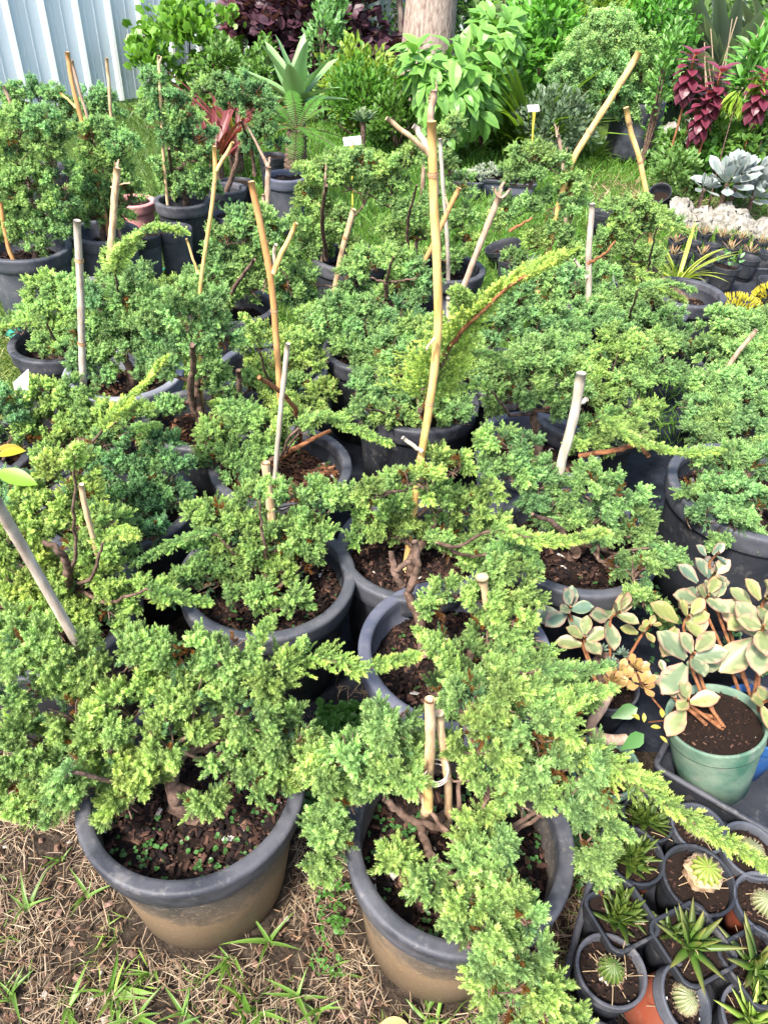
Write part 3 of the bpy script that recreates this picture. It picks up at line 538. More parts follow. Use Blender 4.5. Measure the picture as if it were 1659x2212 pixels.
A['back_left'] = juniper('large juniper against the steel fence in the leftmost big grey pot', (55, 530), [
    (40, 260, 34), (95, 260, 36), (30, 320, 36), (100, 320, 40), (60, 375, 40), (130, 380, 34), (25, 410, 34), (85, 430, 40), (140, 440, 32), (40, 470, 34), (95, 490, 34), (130, 500, 26), (85, 535, 22), (30, 510, 30), (120, 290, 26)],
    r=.185, body='slate_plastic', rim='slate_plastic', tone=.33, bright=1.0, hb=1, **FAR)
A['back_fence'] = juniper('juniper trimmed into a flat top tier right beside the white fence', (95, 440), [
    (35, 200, 26), (75, 195, 28), (115, 210, 28), (150, 240, 28), (195, 235, 24), (225, 215, 22), (205, 205, 20), (175, 270, 26), (30, 230, 22), (240, 240, 20)],
    r=.15, pot_at=(-1.95, 4.2), tone=.2, bright=.95, hb=1, **FAR)
A['back_two'] = juniper('juniper with yellow tips beside the two orange canes near the fence', (225, 498), [
    (190, 290, 28), (230, 285, 30), (260, 310, 28), (200, 335, 30), (245, 350, 32), (190, 385, 28), (270, 390, 30), (215, 410, 32), (170, 430, 28), (245, 440, 30), (285, 420, 26), (200, 460, 28), (160, 480, 24), (270, 470, 20)],
    r=.155, body='slate_plastic', rim='slate_plastic', tone=.36, bright=1.0, hb=1, **FAR)
A['back_three'] = juniper('tall juniper in the black pot next to the pink pot', (394, 430), [
    (330, 170, 22), (345, 200, 24), (380, 215, 26), (350, 245, 28), (400, 255, 32), (380, 295, 32), (430, 290, 30), (400, 335, 32), (440, 340, 28), (350, 360, 26), (440, 385, 28), (410, 400, 28), (370, 400, 24), (450, 410, 22), (320, 240, 22)],
    r=.14, tone=.24, bright=.98, hb=1, twigs=[([(375, 430, .3), (372, 380, .42), (365, 320, .6)], 4, 3)], **FAR)
A['back_four'] = juniper('thin tiered juniper in front of the red-leaved bromeliads', (510, 395), [
    (440, 195, 22), (475, 185, 24), (520, 190, 26), (560, 200, 22), (500, 225, 24), (545, 230, 24), (590, 235, 18), (570, 265, 20), (580, 290, 22), (545, 300, 20), (600, 315, 18), (540, 330, 18)],
    r=.11, h=.28, pot_at=(-.98, 4.25), tone=.25, bright=.85, hb=1, twigs=[([(550, 380, .3), (545, 320, .45), (520, 260, .65)], 4, 2)], **FAR)
A['low_corner'] = juniper('small dark juniper at the left edge behind the yellow-green citrus leaves', (-10, 1000), [
    (15, 860, 34), (20, 905, 34), (0, 950, 30), (10, 1060, 34), (50, 1060, 34), (90, 1040, 30), (30, 1100, 34)],
    r=.15, h=.3, pot_at=(-1.12, 1.62), tone=.15, bright=.85, hb=.8, **MID)
# ---------------------------------------------------------------- stakes and canes
GS = 'stakes and canes pushed into the pots'
def stake(name, label, pts, Y, wpx, mat, forks=(), zfoot=.24, rings=(), taper=.92, hollow=False, knob=0, crook=0.0):
    """pts: points from the top down; all in the upright plane at distance Y (or a list of distances)"""
    Ys = np.broadcast_to(Y, (len(pts),)); P = [aty(x, y, yy) for (x, y), yy in zip(pts, Ys)]
    d = nrm(P[-1]-P[-2]); L = max(0, (P[-1][2]-zfoot)/max(.3, -d[2]))
    if L > .005: P.append(P[-1]+np.array([d[0]*.6, d[1]*.6, -abs(max(.5, -d[2]))])*L/ max(.5, -d[2])*1.0)
    P = np.array(P); P[-1][2] = min(P[-1][2], zfoot)
    r = wpx/2*1.08*mpp(P[0]); t = thing(name, label, 'stake', P[-1]*np.array([1, 1, 1]), GS)
    n = 26; X = path(P, n); X[1:-1] += sph(n-2)*r*(.05+crook); R = np.linspace(r*taper, r*1.04, n)*(1+rng.uniform(-.05-crook*.3, .05+crook*.3, n))
    if knob: R[:2] *= knob
    b = MB()
    if hollow:     # cut open cane end: the wall turns inwards
        b.tube(X, R, 14, cap=False); b.tube(np.array([X[0], X[0]+(X[2]-X[0])*.3]), [R[0], R[0]*.6], 14, cap=False); b.tube(np.array([X[0]+(X[2]-X[0])*.3, X[0]]), [R[0]*.55, R[0]*.6], 14, cap=True)
    else: b.tube(X, R, 12)
    b.build('cane' if 'bamboo' in name else 'shaft', mat, t, True)
    if rings:
        g = MB(); ln = np.concatenate([[0], np.cumsum(np.linalg.norm(np.diff(X, axis=0), axis=1))])
        for q in rings:
            c = np.array([np.interp(q*ln[-1], ln, X[:, i]) for i in range(3)]); c2 = np.array([np.interp(min(1, q+.01)*ln[-1], ln, X[:, i]) for i in range(3)]); dd = nrm(c2-c)
            g.tube([c-dd*r*.5, c-dd*r*.25, c, c+dd*r*.25, c+dd*r*.5], r*np.array([1.03, 1.2, 1.12, 1.2, 1.03]), 14)
        g.build('node', 'node_ring', t, True)
    for fk in forks:
        Q = path([aty(x, y, yy) for x, y, yy in fk[0]], 8); Q[1:-1] += sph(6)*.0015; g = MB(); g.tube(Q, np.linspace(fk[1], fk[2], 8)/2*mpp(Q[0]), 8); g.build('fork', fk[3] if len(fk) > 3 else mat, t, True)
    return t
def Yof(k, d=0): return A[k][1]+d
B_ = 'bamboo_stake'; W_ = 'wooden_stake'
y = Yof('mid_umbrella', .0)
t = stake(B_, 'tallest and thickest golden bamboo stake, with pale broken side branches at its top', [(932, 262), (936, 400), (943, 560), (948, 690), (935, 830), (905, 1020)], y, 21, 'bamboo', rings=(.08, .52, .66), crook=.02,
      forks=[([(930, 335, y), (890, 300, y-.02), (835, 255, y-.03)], 12, 9, 'old_bamboo'), ([(925, 325, y), (905, 285, y+.01), (893, 272, y+.01)], 15, 13, 'white_stake'), ([(940, 730, y-.02), (920, 755, y-.03)], 7, 6, 'old_bamboo'), ([(912, 975, y-.02), (890, 962, y-.02), (870, 945, y-.02)], 10, 9, 'white_stake')])
y = Yof('mid_umbrella', .02)
stake(W_, 'ragged brown stick with splintered tips tied behind the tallest bamboo', [(938, 195), (930, 250), (935, 330), (942, 420)], [y]*4, 15, 'brown_branch', zfoot=2, crook=.12, forks=[([(933, 240, y), (925, 205, y)], 7, 3, 'brown_branch'), ([(938, 230, y), (943, 185, y), (941, 170, y)], 6, 2, 'brown_branch')])
y = Yof('front_right', .03)
t = stake(B_, 'short hollow bamboo stake bound with pink wire in the near right pot', [(928, 1512), (930, 1600), (925, 1680), (920, 1750)], y, 24, 'old_bamboo', rings=(.62,), hollow=True, forks=[([(922, 1690, y-.03), (925, 1748, y-.03)], 22, 21, 'bamboo')])
g = MB()
for q in range(3):
    c = aty(938, 1660+q*7, y-.003); th = np.linspace(0, 2*pi, 26); g.tube(c+np.stack([.022*np.cos(th), .021*np.sin(th), .004*np.sin(th+q)], -1), .0011, 5, cap=False)
g.tube(path([aty(922, 1665, y-.02), aty(912, 1680, y-.025), aty(905, 1672, y-.03)], 6), .0012, 5)
g.build('wire_tie', 'wire', t, True)
stake(B_, 'second short bamboo in the near right pot, its capped end leaning on the hollow one', [(948, 1540), (955, 1600), (968, 1690)], Yof('front_right', .045), 19, 'old_bamboo', rings=(.3,), knob=1.15)
y = Yof('tan_cane', -.35)
stake(B_, 'orange-brown split cane leaning left with a pale forked twig at its joint', [(543, 392), (562, 480), (582, 580), (590, 640), (596, 720), (602, 800)], y, 15, 'orange_bamboo', rings=(.42,), forks=[([(590, 590, y), (612, 540, y), (640, 482, y)], 13, 9, 'bamboo'), ([(592, 575, y+.01), (592, 545, y+.01), (596, 528, y)], 8, 8, 'white_stake')])
y = Yof('brown_mulch', .02)
stake(B_, 'thin yellow cane forking into a Y at the top, left of centre', [(463, 316), (467, 375), (455, 470), (432, 620), (433, 740), (436, 870)], y, 9, 'bamboo', rings=(.1, .5, .72), forks=[([(468, 368, y), (485, 340, y), (503, 307, y)], 8, 7), ([(428, 590, y), (415, 550, y), (403, 516, y)], 6, 5, 'bamboo')])
y = Yof('bark_twig', -.12)
stake(W_, 'slender straight grey stick in the bark-filled pot, left of the tallest bamboo', [(622, 742), (610, 850), (600, 960), (592, 1065)], y, 11, 'grey_stake', taper=.95)
stake(B_, 'short thick split bamboo end with a wire loop behind the scuffed-rim pot', [(574, 1000), (578, 1040), (584, 1085)], Yof('mid_left', .05), 19, 'old_bamboo', hollow=True)
y = Yof('left_pot', .1)
stake(B_, 'tall weathered grey-white bamboo on the left, cut square at the top', [(167, 476), (172, 560), (176, 660), (178, 760), (184, 900)], y, 16, 'grey_stake', rings=(.15, .5, .78))
y = Yof('knob_stake', -.03)
stake(W_, 'pale stake with a splintered knobbly top, left of centre by the curled shoot', [(254, 362), (248, 440), (240, 540), (236, 610)], y, 15, 'old_bamboo', crook=.1, forks=[([(248, 400, y), (242, 385, y)], 5, 3), ([(240, 405, y), (262, 397, y), (282, 395, y)], 4, 3), ([(254, 365, y), (257, 345, y)], 8, 3)])
y = Yof('arch_right', -.02)
stake(B_, 'longest golden bamboo slanting up to the right, with three dark joints', [(1380, 112), (1352, 160), (1295, 250), (1235, 345), (1212, 420), (1195, 500), (1175, 572)], y, 14, 'bamboo', rings=(.1, .28, .45, .7), knob=1.1)
y = Yof('short_cane', -.0)
stake(B_, 'shorter golden bamboo leaning left, topped with a pale broken end', [(1352, 232), (1362, 290), (1378, 330), (1390, 390), (1402, 450), (1405, 570)], y, 11, 'bamboo', rings=(.07, .25, .6), knob=1.15)
y = Yof('mid_right', .06)
stake(W_, 'bleached white branch stake with a side stub, right of centre', [(1255, 806), (1248, 860), (1232, 925), (1215, 990), (1180, 1120), (1158, 1225)], y, 22, 'white_stake', crook=.04, knob=1.05, forks=[([(1240, 870, y), (1260, 866, y), (1268, 862, y)], 12, 11)])
y = Yof('centre_right', -.03)
stake(W_, 'smooth brown branch leaning right and ending in a stubby three-pronged fork', [(1078, 425), (1060, 470), (1030, 545), (1005, 610), (990, 655), (980, 690)], y, 14, 'brown_branch', crook=.05, forks=[([(1078, 430, y), (1065, 405, y)], 7, 5), ([(1078, 425, y), (1083, 400, y), (1090, 393, y)], 10, 6), ([(1076, 432, y), (1092, 420, y), (1102, 408, y)], 8, 5)])
y = 2.9
t = stake(B_, 'tan cane leaning right with a green tie, crossing behind the tallest bamboo', [(992, 406), (970, 450), (930, 540), (890, 610), (870, 655)], y, 11, 'orange_bamboo', rings=(.18,), forks=[([(968, 445, y), (962, 420, y)], 5, 4, 'old_bamboo')])
g = MB(); c = aty(906, 580, y); th = np.linspace(0, 2*pi, 20); g.tube(c+np.stack([.013*np.cos(th), .013*np.sin(th), 0*th], -1), .0025, 6, cap=False); g.build('tie', 'green_tie', t, True)
y = Yof('back_two', -.02)
stake(B_, 'orange cane with a side stub rising in front of the steel fence', [(146, 112), (155, 170), (170, 235), (182, 275), (200, 330), (215, 400)], y, 10, 'orange_bamboo', rings=(.4,), forks=[([(165, 232, y), (148, 215, y), (130, 200, y)], 6, 5, 'bamboo')])
stake(W_, 'thin brown stick leaning right beside the orange cane at the fence', [(156, 130), (170, 190), (190, 250)], y+.05, 7, 'brown_branch')
stake(W_, 'straight pale stick standing in the black pot beside the pink pot', [(343, 120), (347, 200), (352, 310), (362, 435)], Yof('back_three', -.05), 7, 'old_bamboo', forks=[([(345, 135, 3.7), (350, 122, 3.7)], 5, 3)])
stake(W_, 'pale stick against the fence with a curl of vine at its top', [(231, 125), (236, 180), (240, 250), (248, 330)], 3.9, 7, 'old_bamboo', crook=.08)
y = Yof('fork_cane', .35)
stake(W_, 'brown forked branch behind the orange cane, with one long thin arm', [(580, 360), (578, 420), (580, 500), (574, 560), (570, 650)], y, 12, 'brown_branch', crook=.06, forks=[([(578, 358, y), (555, 310, y), (532, 268, y)], 8, 3), ([(580, 365, y), (583, 340, y)], 6, 5), ([(572, 470, y-.01), (568, 420, y-.01)], 8, 6, 'brown_branch')])
stake(W_, 'grey flat-topped stake among the junipers right of centre', [(1279, 440), (1274, 500), (1270, 560), (1272, 615)], 2.75, 13, 'grey_stake', forks=[([(1266, 600, 2.74), (1250, 575, 2.74), (1240, 560, 2.74)], 8, 6)])
stake(W_, 'twiggy brown branch left of the longest bamboo', [(1205, 290), (1212, 325), (1216, 360), (1222, 420)], 3.2, 8, 'brown_branch', crook=.05, forks=[([(1203, 295, 3.2), (1197, 265, 3.2)], 5, 2), ([(1216, 345, 3.2), (1226, 318, 3.2)], 5, 4), ([(1203, 295, 3.2), (1206, 272, 3.2)], 4, 2)])
stake(B_, 'short pale bamboo stub leaning right in the arching juniper', [(764, 452), (754, 490), (742, 528)], 2.95, 12, 'old_bamboo', rings=(.3,))
stake(W_, 'bleached square stake end poking out of the umbrella-shaped juniper', [(867, 1052), (871, 1075), (888, 1180), (905, 1270)], Yof('mid_umbrella', .05), 19, 'white_stake')
stake(B_, 'stubby cane with a rounded knuckle top above the blue-grey pot', [(1041, 1247), (1046, 1270), (1052, 1310), (1060, 1370)], Yof('mid_blue', .04), 17, 'old_bamboo', knob=1.6)
stake(B_, 'broken pale cane stub in the yellowish juniper at the left', [(176, 1046), (180, 1075), (190, 1115)], Yof('far_left', .03), 12, 'old_bamboo')
stake(W_, 'thin grey twig standing left of the tallest bamboo in the background', [(916, 340), (912, 420), (903, 500), (895, 560)], 3.3, 9, 'brown_branch')
stake(W_, 'straight grey-brown stick right behind the tallest bamboo', [(950, 300), (955, 380), (962, 460), (968, 560)], 3.0, 9, 'grey_stake', crook=.04)
stake(W_, 'thin dark stick rising through the arching juniper', [(706, 338), (702, 400), (697, 480), (694, 600)], 3.15, 6, 'brown_branch', crook=.05)
stake(W_, 'brown stick end leaning out of the right-edge juniper', [(1633, 712), (1615, 735), (1595, 758)], 2.3, 10, 'brown_branch')
stake(W_, 'small stub of cut stem between the tallest bamboo and the leaning branch', [(968, 645), (968, 662), (968, 690)], 2.3, 9, 'grey_stake')
stake(W_, 'thin pale stick low in the dark bluish juniper', [(235, 975), (236, 1000), (236, 1030)], 1.5, 9, 'grey_stake')
stake(W_, 'weathered brown stick at the far left behind the leftmost big pot', [(8, 185), (30, 235), (45, 300), (58, 370), (70, 430)], 3.15, 7, 'brown_branch')
stake(B_, 'bent orange cane in the leftmost big grey pot', [(2, 430), (8, 480), (20, 540), (30, 560)], 3.0, 9, 'orange_bamboo')
# the thick slanting stake: its foot stands in the left-edge pot and its top leans out over the camera's left
P = np.array([at(-60, 990, .98), at(0, 1098, .86), at(60, 1200, .74), at(205, 1455, .47), at(240, 1520, .38)])
t = thing(W_, 'thick round grey pole slanting across the junipers at the left edge', 'stake', P[-1], GS)
X = path(P, 20); b = MB(); b.tube(X, np.full(20, 11.5*mpp(P[2])), 16); b.build('shaft', 'grey_stake', t, True)
P = np.array([at(172, 1660, .4), at(178, 1700, .3), at(184, 1790, .0)])
# ---------------------------------------------------------------- small pots, trays, succulents at the near right
Z3 = np.array([0, 0, 1.])
def rotz(a): return np.array([[cos(a), -sin(a), 0], [sin(a), cos(a), 0], [0, 0, 1.]])
def tiltm(ax, a):
    ax = nrm(np.array(ax, float)); K = np.array([[0, -ax[2], ax[1]], [ax[2], 0, -ax[0]], [-ax[1], ax[0], 0]])
    return np.eye(3)+sin(a)*K+(1-cos(a))*K@K
def cactus(mb, c, r, h, ribs, col, col2, M=None):
    n = ribs*4; pr = [(r*sin(pi*(.12+.88*q))**.7+.0005, h*(1-cos(pi*q))/2) for q in np.linspace(0.05, 1, 12)]
    pr = [(r*math.sqrt(max(.0, 1-(2*q-1)**2))+.0004, h*q) for q in np.linspace(.08, 1, 14)]
    def mod(th, p): return (1+.14*np.cos(ribs*th))[None]
    s0 = mb.n; mb.lathe(pr, n, c, M, None, mod); k = len(mb.V[-1]); th = np.tile(np.arange(n)*2*pi/n, len(pr)); w_ = (np.cos(ribs*th)*.5+.5)[:, None]
    mb.C[-1] = np.array(col)*(1-w_)+np.array(col2)*w_
    T = np.array([[-.06, 0, 0], [.06, 0, 0], [0, 0, 1.]]); F = np.array([[0, 1, 2]])
    O = []; D = []
    for j in range(ribs):
        for rr, zz in pr[1:]:
            a = 2*pi*j/ribs; p = np.array([rr*1.14*cos(a), rr*1.14*sin(a), zz]); u = np.array([cos(a)*rr, sin(a)*rr, (zz-h/2)*r/h*2])
            for _ in range(4): O.append(p); D.append(nrm(nrm(u)+sph(1)[0]*.8))
    O = np.array(O); D = np.array(D)
    if M is not None: O = O @ M.T; D = D @ M.T
    mb.inst(T, F, np.zeros(3), O+np.array(c), frames(D), r*rand(len(O), .1, .24), (.55, .45, .28), (.55, .45, .28))
def fleshT(): # thick pointed leaf with a rounded underside
    V = []; w_ = []; n = 7
    for i in range(n+1):
        t = i/n; wd = .5*(1-t)**.6*(.75+.25*sin(pi*t)) if t < 1 else .0; z = .22*sin(pi*t*.6)
        V += [[-wd, t, z+.12*wd], [-wd*.5, t, z-.16*(1-t)], [0, t, z-.22*(1-t)], [wd*.5, t, z-.16*(1-t)], [wd, t, z+.12*wd], [0, t, z-.03*(1-t)]]; w_ += [t]*6
    F = []
    for i in range(n):
        a = 6*i
        for j in range(6): F.append([a+j, a+(j+1) % 6, a+6+(j+1) % 6, a+6+j])
    return np.array(V), np.array(F)[:, ::-1], np.array(w_)
FLESH = fleshT()
def rosette(mb, c, n, L, W, c0, c1, el0=1.3, el1=.25, M=None, T=None, jit=.18):
    q = np.arange(n); a = q*2.4+rng.uniform(0, 6); k = (q+.5)/n; el = el0+(el1-el0)*k; D = np.stack([np.cos(a)*np.cos(el), np.sin(a)*np.cos(el), np.sin(el)], -1)
    D = nrm(D+sph(n)*jit); N = np.stack([-np.cos(a)*np.sin(el), -np.sin(a)*np.sin(el), np.cos(el)], -1)
    if M is not None: D = D @ M.T; N = N @ M.T
    V, F, w_ = T if T is not None else FLESH; g = rand(n, .75, 1.2)[:, None]
    O = np.array(c)+D*W*.25
    sc = np.stack([np.full(n, W), L*(.62+.45*k)*rand(n, .85, 1.1), np.full(n, W)], -1)
    mb.inst(V, F, w_**1.8, O, lframes(D, N), sc, np.array(c0)*g, np.array(c1)*g)
def litter(mb, c, R, n, col=(.5, .38, .22)):
    for _ in range(n):
        a, b = rng.uniform(0, 6.3, 2); p = np.array(c)+np.array([cos(a), sin(a), 0])*R*rng.uniform(0, .6)+Z3*.006; d = np.array([cos(b), sin(b), rng.uniform(-.1, .3)])*R*rng.uniform(.4, .9)
        mb.tube(path([p, p+d*.5+Z3*.004, p+d], 5), .0007, 4, np.array(col)*rng.uniform(.6, 1.2), False)
HAW = ((.035, .085, .012), (.11, .15, .02)); ALO = ((.06, .15, .02), (.22, .2, .05))
def smallpot(label, x, y, r, kind, body='black_plastic', rim='black_plastic', z=.13, h=.115, square=False, tilt=None, rot=.45, cat='potted succulent', group='small pots packed in the near trays', name='potted_succulent'):
    C = at(x, y, z); M = rotz(rot) if square else np.eye(3)
    if tilt: M = tiltm(tilt[:3], tilt[3]) @ M
    base = C-M @ np.array([0, 0, h]); t = thing(name, label, cat, base, group); zs = pot(t, base, r, h, body, rim, tilt=M, square=square, soil_drop=.018 if kind != 'deep' else .03, thin=False)
    c = base+M @ np.array([0, 0, zs]); m_ = MB(); l_ = MB()
    if kind == 'haw':
        for _ in range(4): o = M @ np.array([rng.uniform(-.45, .45)*r, rng.uniform(-.45, .45)*r, 0]); rosette(m_, c+o, 12, .042, .017, *HAW, M=tiltm(sph(1)[0], .35))
        rosette(m_, c, 16, .055, .019, *HAW, M=M)
    elif kind == 'aloe':
        rosette(m_, c, 17, .085, .019, *ALO, el0=1.35, el1=.1, M=M)
        for _ in range(3): o = M @ np.array([rng.uniform(-.5, .5)*r, rng.uniform(-.5, .5)*r, 0]); rosette(m_, c+o, 9, .04, .014, *HAW, M=M)
    elif kind == 'lime': rosette(m_, c, 20, .07, .017, (.16, .3, .04), (.45, .55, .12), M=M)
    elif kind == 'ball': cactus(m_, c-M @ Z3*.004, r*.33, r*.66, 16, (.05, .1, .02), (.13, .2, .04), M)
    elif kind == 'pale': cactus(m_, c-M @ Z3*.004, r*.36, r*.62, 18, (.12, .17, .05), (.4, .4, .22), M)
    elif kind == 'graft':
        k = MB(); sc = r*.46
        k.lathe([(.001, 0), (sc*.8, .001), (sc, sc*.3), (sc*.96, sc*.8), (sc*1.05, sc*1.05), (sc*.5, sc*1.2), (.001, sc*1.1)], 30, c+np.array([.006, .008, 0]), M, None, lambda th, p: (1+.08*np.sin(5*th)+.05*np.sin(11*th+1))[None]+.05*np.sin(40*p[:, 1:2]*30)); k.build('stock', 'terracotta_stone', t, True)
        cactus(m_, c+np.array([.006, .004, sc*.95]), sc*.8, sc*.8, 13, (.13, .2, .02), (.36, .45, .08), M)
    litter(l_, c, r, 9 if kind in ('ball', 'graft') else 4)
    if kind in ('haw', 'aloe', 'lime'): m_.build('leaves', 'waxy', t, True)
    elif kind != 'none': m_.build('cactus', 'waxy', t, True)
    o = l_.build('dry_straw', 'dry', t); o['kind'] = 'stuff'
    return t
smallpot('dark green toothed succulent in the round pot tucked against the near right pot', 1370, 1845, .058, 'haw', 'terracotta_plastic')
smallpot('ribbed lime cactus sitting on a rough tan stone-like stock in a round black pot', 1510, 1898, .068, 'graft')
smallpot('tiny pale cactus in gravel, round black-rimmed terracotta pot by the shoot tip', 1622, 1835, .058, 'pale', 'terracotta_plastic', 'slate_plastic')
smallpot('dark spiky succulent with dead tips filling a square black pot', 1343, 1975, .055, 'haw', square=True, z=.135)
smallpot('small spiny cactus in a rusty-red pot at the right edge', 1655, 1950, .058, 'pale', 'terracotta_plastic', 'slate_plastic')
smallpot('spreading aloe with bronze-tipped leaves in a square black pot', 1497, 2036, .061, 'aloe', square=True, z=.135)
smallpot('little round green cactus among straw in a round black pot at the tray corner', 1320, 2094, .06, 'ball', rim='rim_plastic', z=.125)
smallpot('pale ball cactus in a terracotta-coloured pot tipped on its side', 1484, 2158, .055, 'pale', 'terracotta_plastic', 'slate_plastic', z=.115, tilt=(.25, 1, 0, .5))
smallpot('upright spiky succulent in a square black pot at the right edge', 1640, 2085, .057, 'aloe', square=True, z=.13)
smallpot('bright lime-green aloe in the bottom right corner pot', 1630, 2200, .055, 'lime', z=.11, rim='slate_plastic')
smallpot('half-hidden terracotta pot under the long yellow-green shoot', 1400, 1765, .052, 'haw', 'terracotta_plastic', z=.12)
smallpot('small cactus in a black pot under the long yellow-green shoot', 1510, 1787, .054, 'pale', z=.12, rim='slate_plastic')
def tray(label, a, b, c, h=.075, z=.0, name='plant_tray', group='black plastic carrying trays', zt=None):
    """open tray: three corners of its rim (near-left, far-left, far-right), measured at rim height"""
    zt = zt or h; A0, B0, C0 = [at(*p, zt)[:2] for p in (a, b, c)]; u = nrm(B0-A0); v = np.array([u[1], -u[0]]); Lu = np.linalg.norm(B0-A0); Lv = float((C0-B0) @ v)
    t = thing(name, label, 'tray', (*A0, zt-h), group); M = np.array([[v[0], u[0], 0], [v[1], u[1], 0], [0, 0, 1]]); c0 = A0+u*Lu/2+v*Lv/2; o = np.array([c0[0], c0[1], zt-h]); g = MB(); th = .004
    g.box(o+[0, 0, .003], (Lv, Lu, .006), M)
    for s in (-1, 1):
        g.box(o+M @ np.array([s*Lv/2, 0, h/2]), (th, Lu+th, h-.002), M); g.box(o+M @ np.array([0, s*Lu/2, h/2]), (Lv-th, th, h-.003), M)
    g.build('tray_body', 'black_plastic', t); k = MB(); hw = np.array([Lv/2+.004, Lu/2+.004])
    cs = [np.array([sx*hw[0], sy*hw[1]]) for sx, sy in ((-1, -1), (1, -1), (1, 1), (-1, 1))]; P = []
    for i in range(4):
        p, q, r_ = cs[i-1], cs[i], cs[(i+1) % 4]
        for w1 in (-.03, -.012, 0, .012, .03):
            d = nrm(p-q)*(-w1) if w1 < 0 else nrm(r_-q)*w1 if w1 > 0 else (nrm(p-q)+nrm(r_-q))*.004
            P.append(o+M @ np.array([*(q+d), h+.002]))
    P.append(P[0]); P.append(P[1]); k.tube(P, .007, 8, cap=False); k.build('rim', 'rim_plastic', t, True); return t
tray('black tray crowded with cacti and spiky succulents, beside the near right pot', (1212, 2165), (1335, 1690), (1659, 1800), z=0)
def tray2(label, a, r_, Lv, Lu, h, zt, **kw):
    """the same tray from its near-left corner, a second point on its near rim, and its length and depth"""
    A0, B0 = at(*a, zt), at(*r_, zt); v = nrm(B0-A0); u = np.array([-v[1], v[0], 0]); b = A0+u*Lu; c = b+v*Lv
    pr = lambda P: (829.5+FP*((P-CC) @ CR)/depth(P), 1106-FP*((P-CC) @ CU)/depth(P))
    return tray(label, a, pr(b), pr(c), h=h, zt=zt, **kw)
tray2('scuffed black tray holding the tilted green pot', (1418, 1655), (1659, 1795), .62, .36, .1, .1)
# variegated succulents
KT = leafT(1, .72, 8, 'obov', .16, .12, .1)
def kal_color(mb, O, M, sc, tone):
    """broad leaf with a grey-green middle, a cream band and a pink scalloped edge; both faces of a thick blade"""
    n = len(O); nu, nv = 9, 7; V = []; 
    for i in range(nu):
        t = i/(nu-1); wd = .31*(sin(pi*min(.999, t**1.35*.93+.05))**.7)*(1+.05*(i % 2))
        for j in range(nv):
            u = -1+2*j/(nv-1); tt = t*(1+.03*(j % 2)) ; V.append([u*wd, tt, .1*wd*u*u*3-.1*t*t])
    V = np.array(V); F = [[i*nv+j, i*nv+j+1, (i+1)*nv+j+1, (i+1)*nv+j] for i in range(nu-1) for j in range(nv-1)]; F = np.array(F)
    t = np.repeat(np.linspace(0, 1, nu), nv); u = np.abs(np.tile(np.linspace(-1, 1, nv), nu)); e = np.maximum(u, np.maximum(0, (t-.6)/.4))
    W = np.concatenate([V, V-np.array([0, 0, .035])]); FF = np.vstack([F, F[:, ::-1]+len(V)]); e = np.concatenate([e, e])
    b0 = len(mb.V); Vv = O[:, None]+np.einsum('kj,nij->nki', W, M)*sc[:, None, None]
    gr = np.array([.12, .2, .14])*(1-tone[:, None])+np.array([.27, .31, .1])*tone[:, None]; cr = np.array([.32, .36, .24])*(1-tone[:, None])+np.array([.48, .42, .17])*tone[:, None]; pk = np.array([.45, .17, .17])
    e_ = e[None, :, None]+rng.normal(size=(n, len(e), 1))*.11+rng.normal(size=(n, 1, 1))*.12; C = np.where(e_ < .6, gr[:, None], np.where(e_ < .93, cr[:, None], pk*.6+cr[:, None]*.4))*rand(n, .85, 1.1)[:, None, None]*(1+rng.normal(size=(n, len(e), 1))*.07)
    Fa = (FF[None]+(np.arange(n)*len(W))[:, None, None]).reshape(-1, 4); mb.add(Vv.reshape(-1, 3), Fa, C.reshape(-1, 3))
def kalanchoe(t, heads, root, stemcol=None):
    m_ = MB(); s_ = MB()
    for (x, y, z, L, n, tn) in heads:
        P = at(x, y, z); ax = nrm(np.array([rng.uniform(-.3, .3), -.35, 1.0])+sph(1)[0]*.15); q = np.arange(n); a = q*(pi/2)+(q//2)*.8+rng.uniform(0, 6); el = 1.1-(q+.5)/n*1.25
        D = np.stack([np.cos(a)*np.cos(el), np.sin(a)*np.cos(el), np.sin(el)], -1); N = np.stack([-np.cos(a)*np.sin(el), -np.sin(a)*np.sin(el), np.cos(el)], -1); R = lframes(np.tile(ax, (1, 1)), np.array([[0, 1, .01]]))[0]; R = np.stack([R[:, 0], R[:, 2], R[:, 1]], -1); 
        X = nrm(np.cross([0, 1, 0], ax)); Y = np.cross(ax, X); RM = np.stack([X, Y, ax], -1); D = D @ RM.T; N = N @ RM.T
        O = P+ax[None]*(-.012*q)[:, None]*.9+D*.006; kal_color(m_, O, lframes(nrm(D+sph(n)*.08), N), L*(.55+.5*(q+1)/n)*rand(n, .85, 1.1), np.clip(tn+rand(n, -.2, .25)+.2*(1-q/n), 0, 1))
        s_.tube(path([P, P-ax*.04, (P+root)/2+np.array([0, 0, -.02]), root+sph(1)[0]*.02*np.array([1, 1, 0])], 12), np.linspace(.003, .0045, 12), 7)
    m_.build('leaves', 'waxy', t, True); s_.build('stem', 'red_bark', t, True)
GK = 'variegated scallop-leaved succulents'
def kpot(label, C, r, h, body, heads, tilt=None, name='variegated_succulent', rim=None):
    M = np.eye(3) if tilt is None else tiltm(tilt[:3], tilt[3]); base = C-M @ np.array([0, 0, h]); t = thing(name, label, 'potted succulent', base, GK); zs = pot(t, base, r, h, body, rim or body, tilt=M, soil_drop=.02, chips=350, seg=60)
    kalanchoe(t, heads, base+M @ np.array([0, 0, zs])); return t
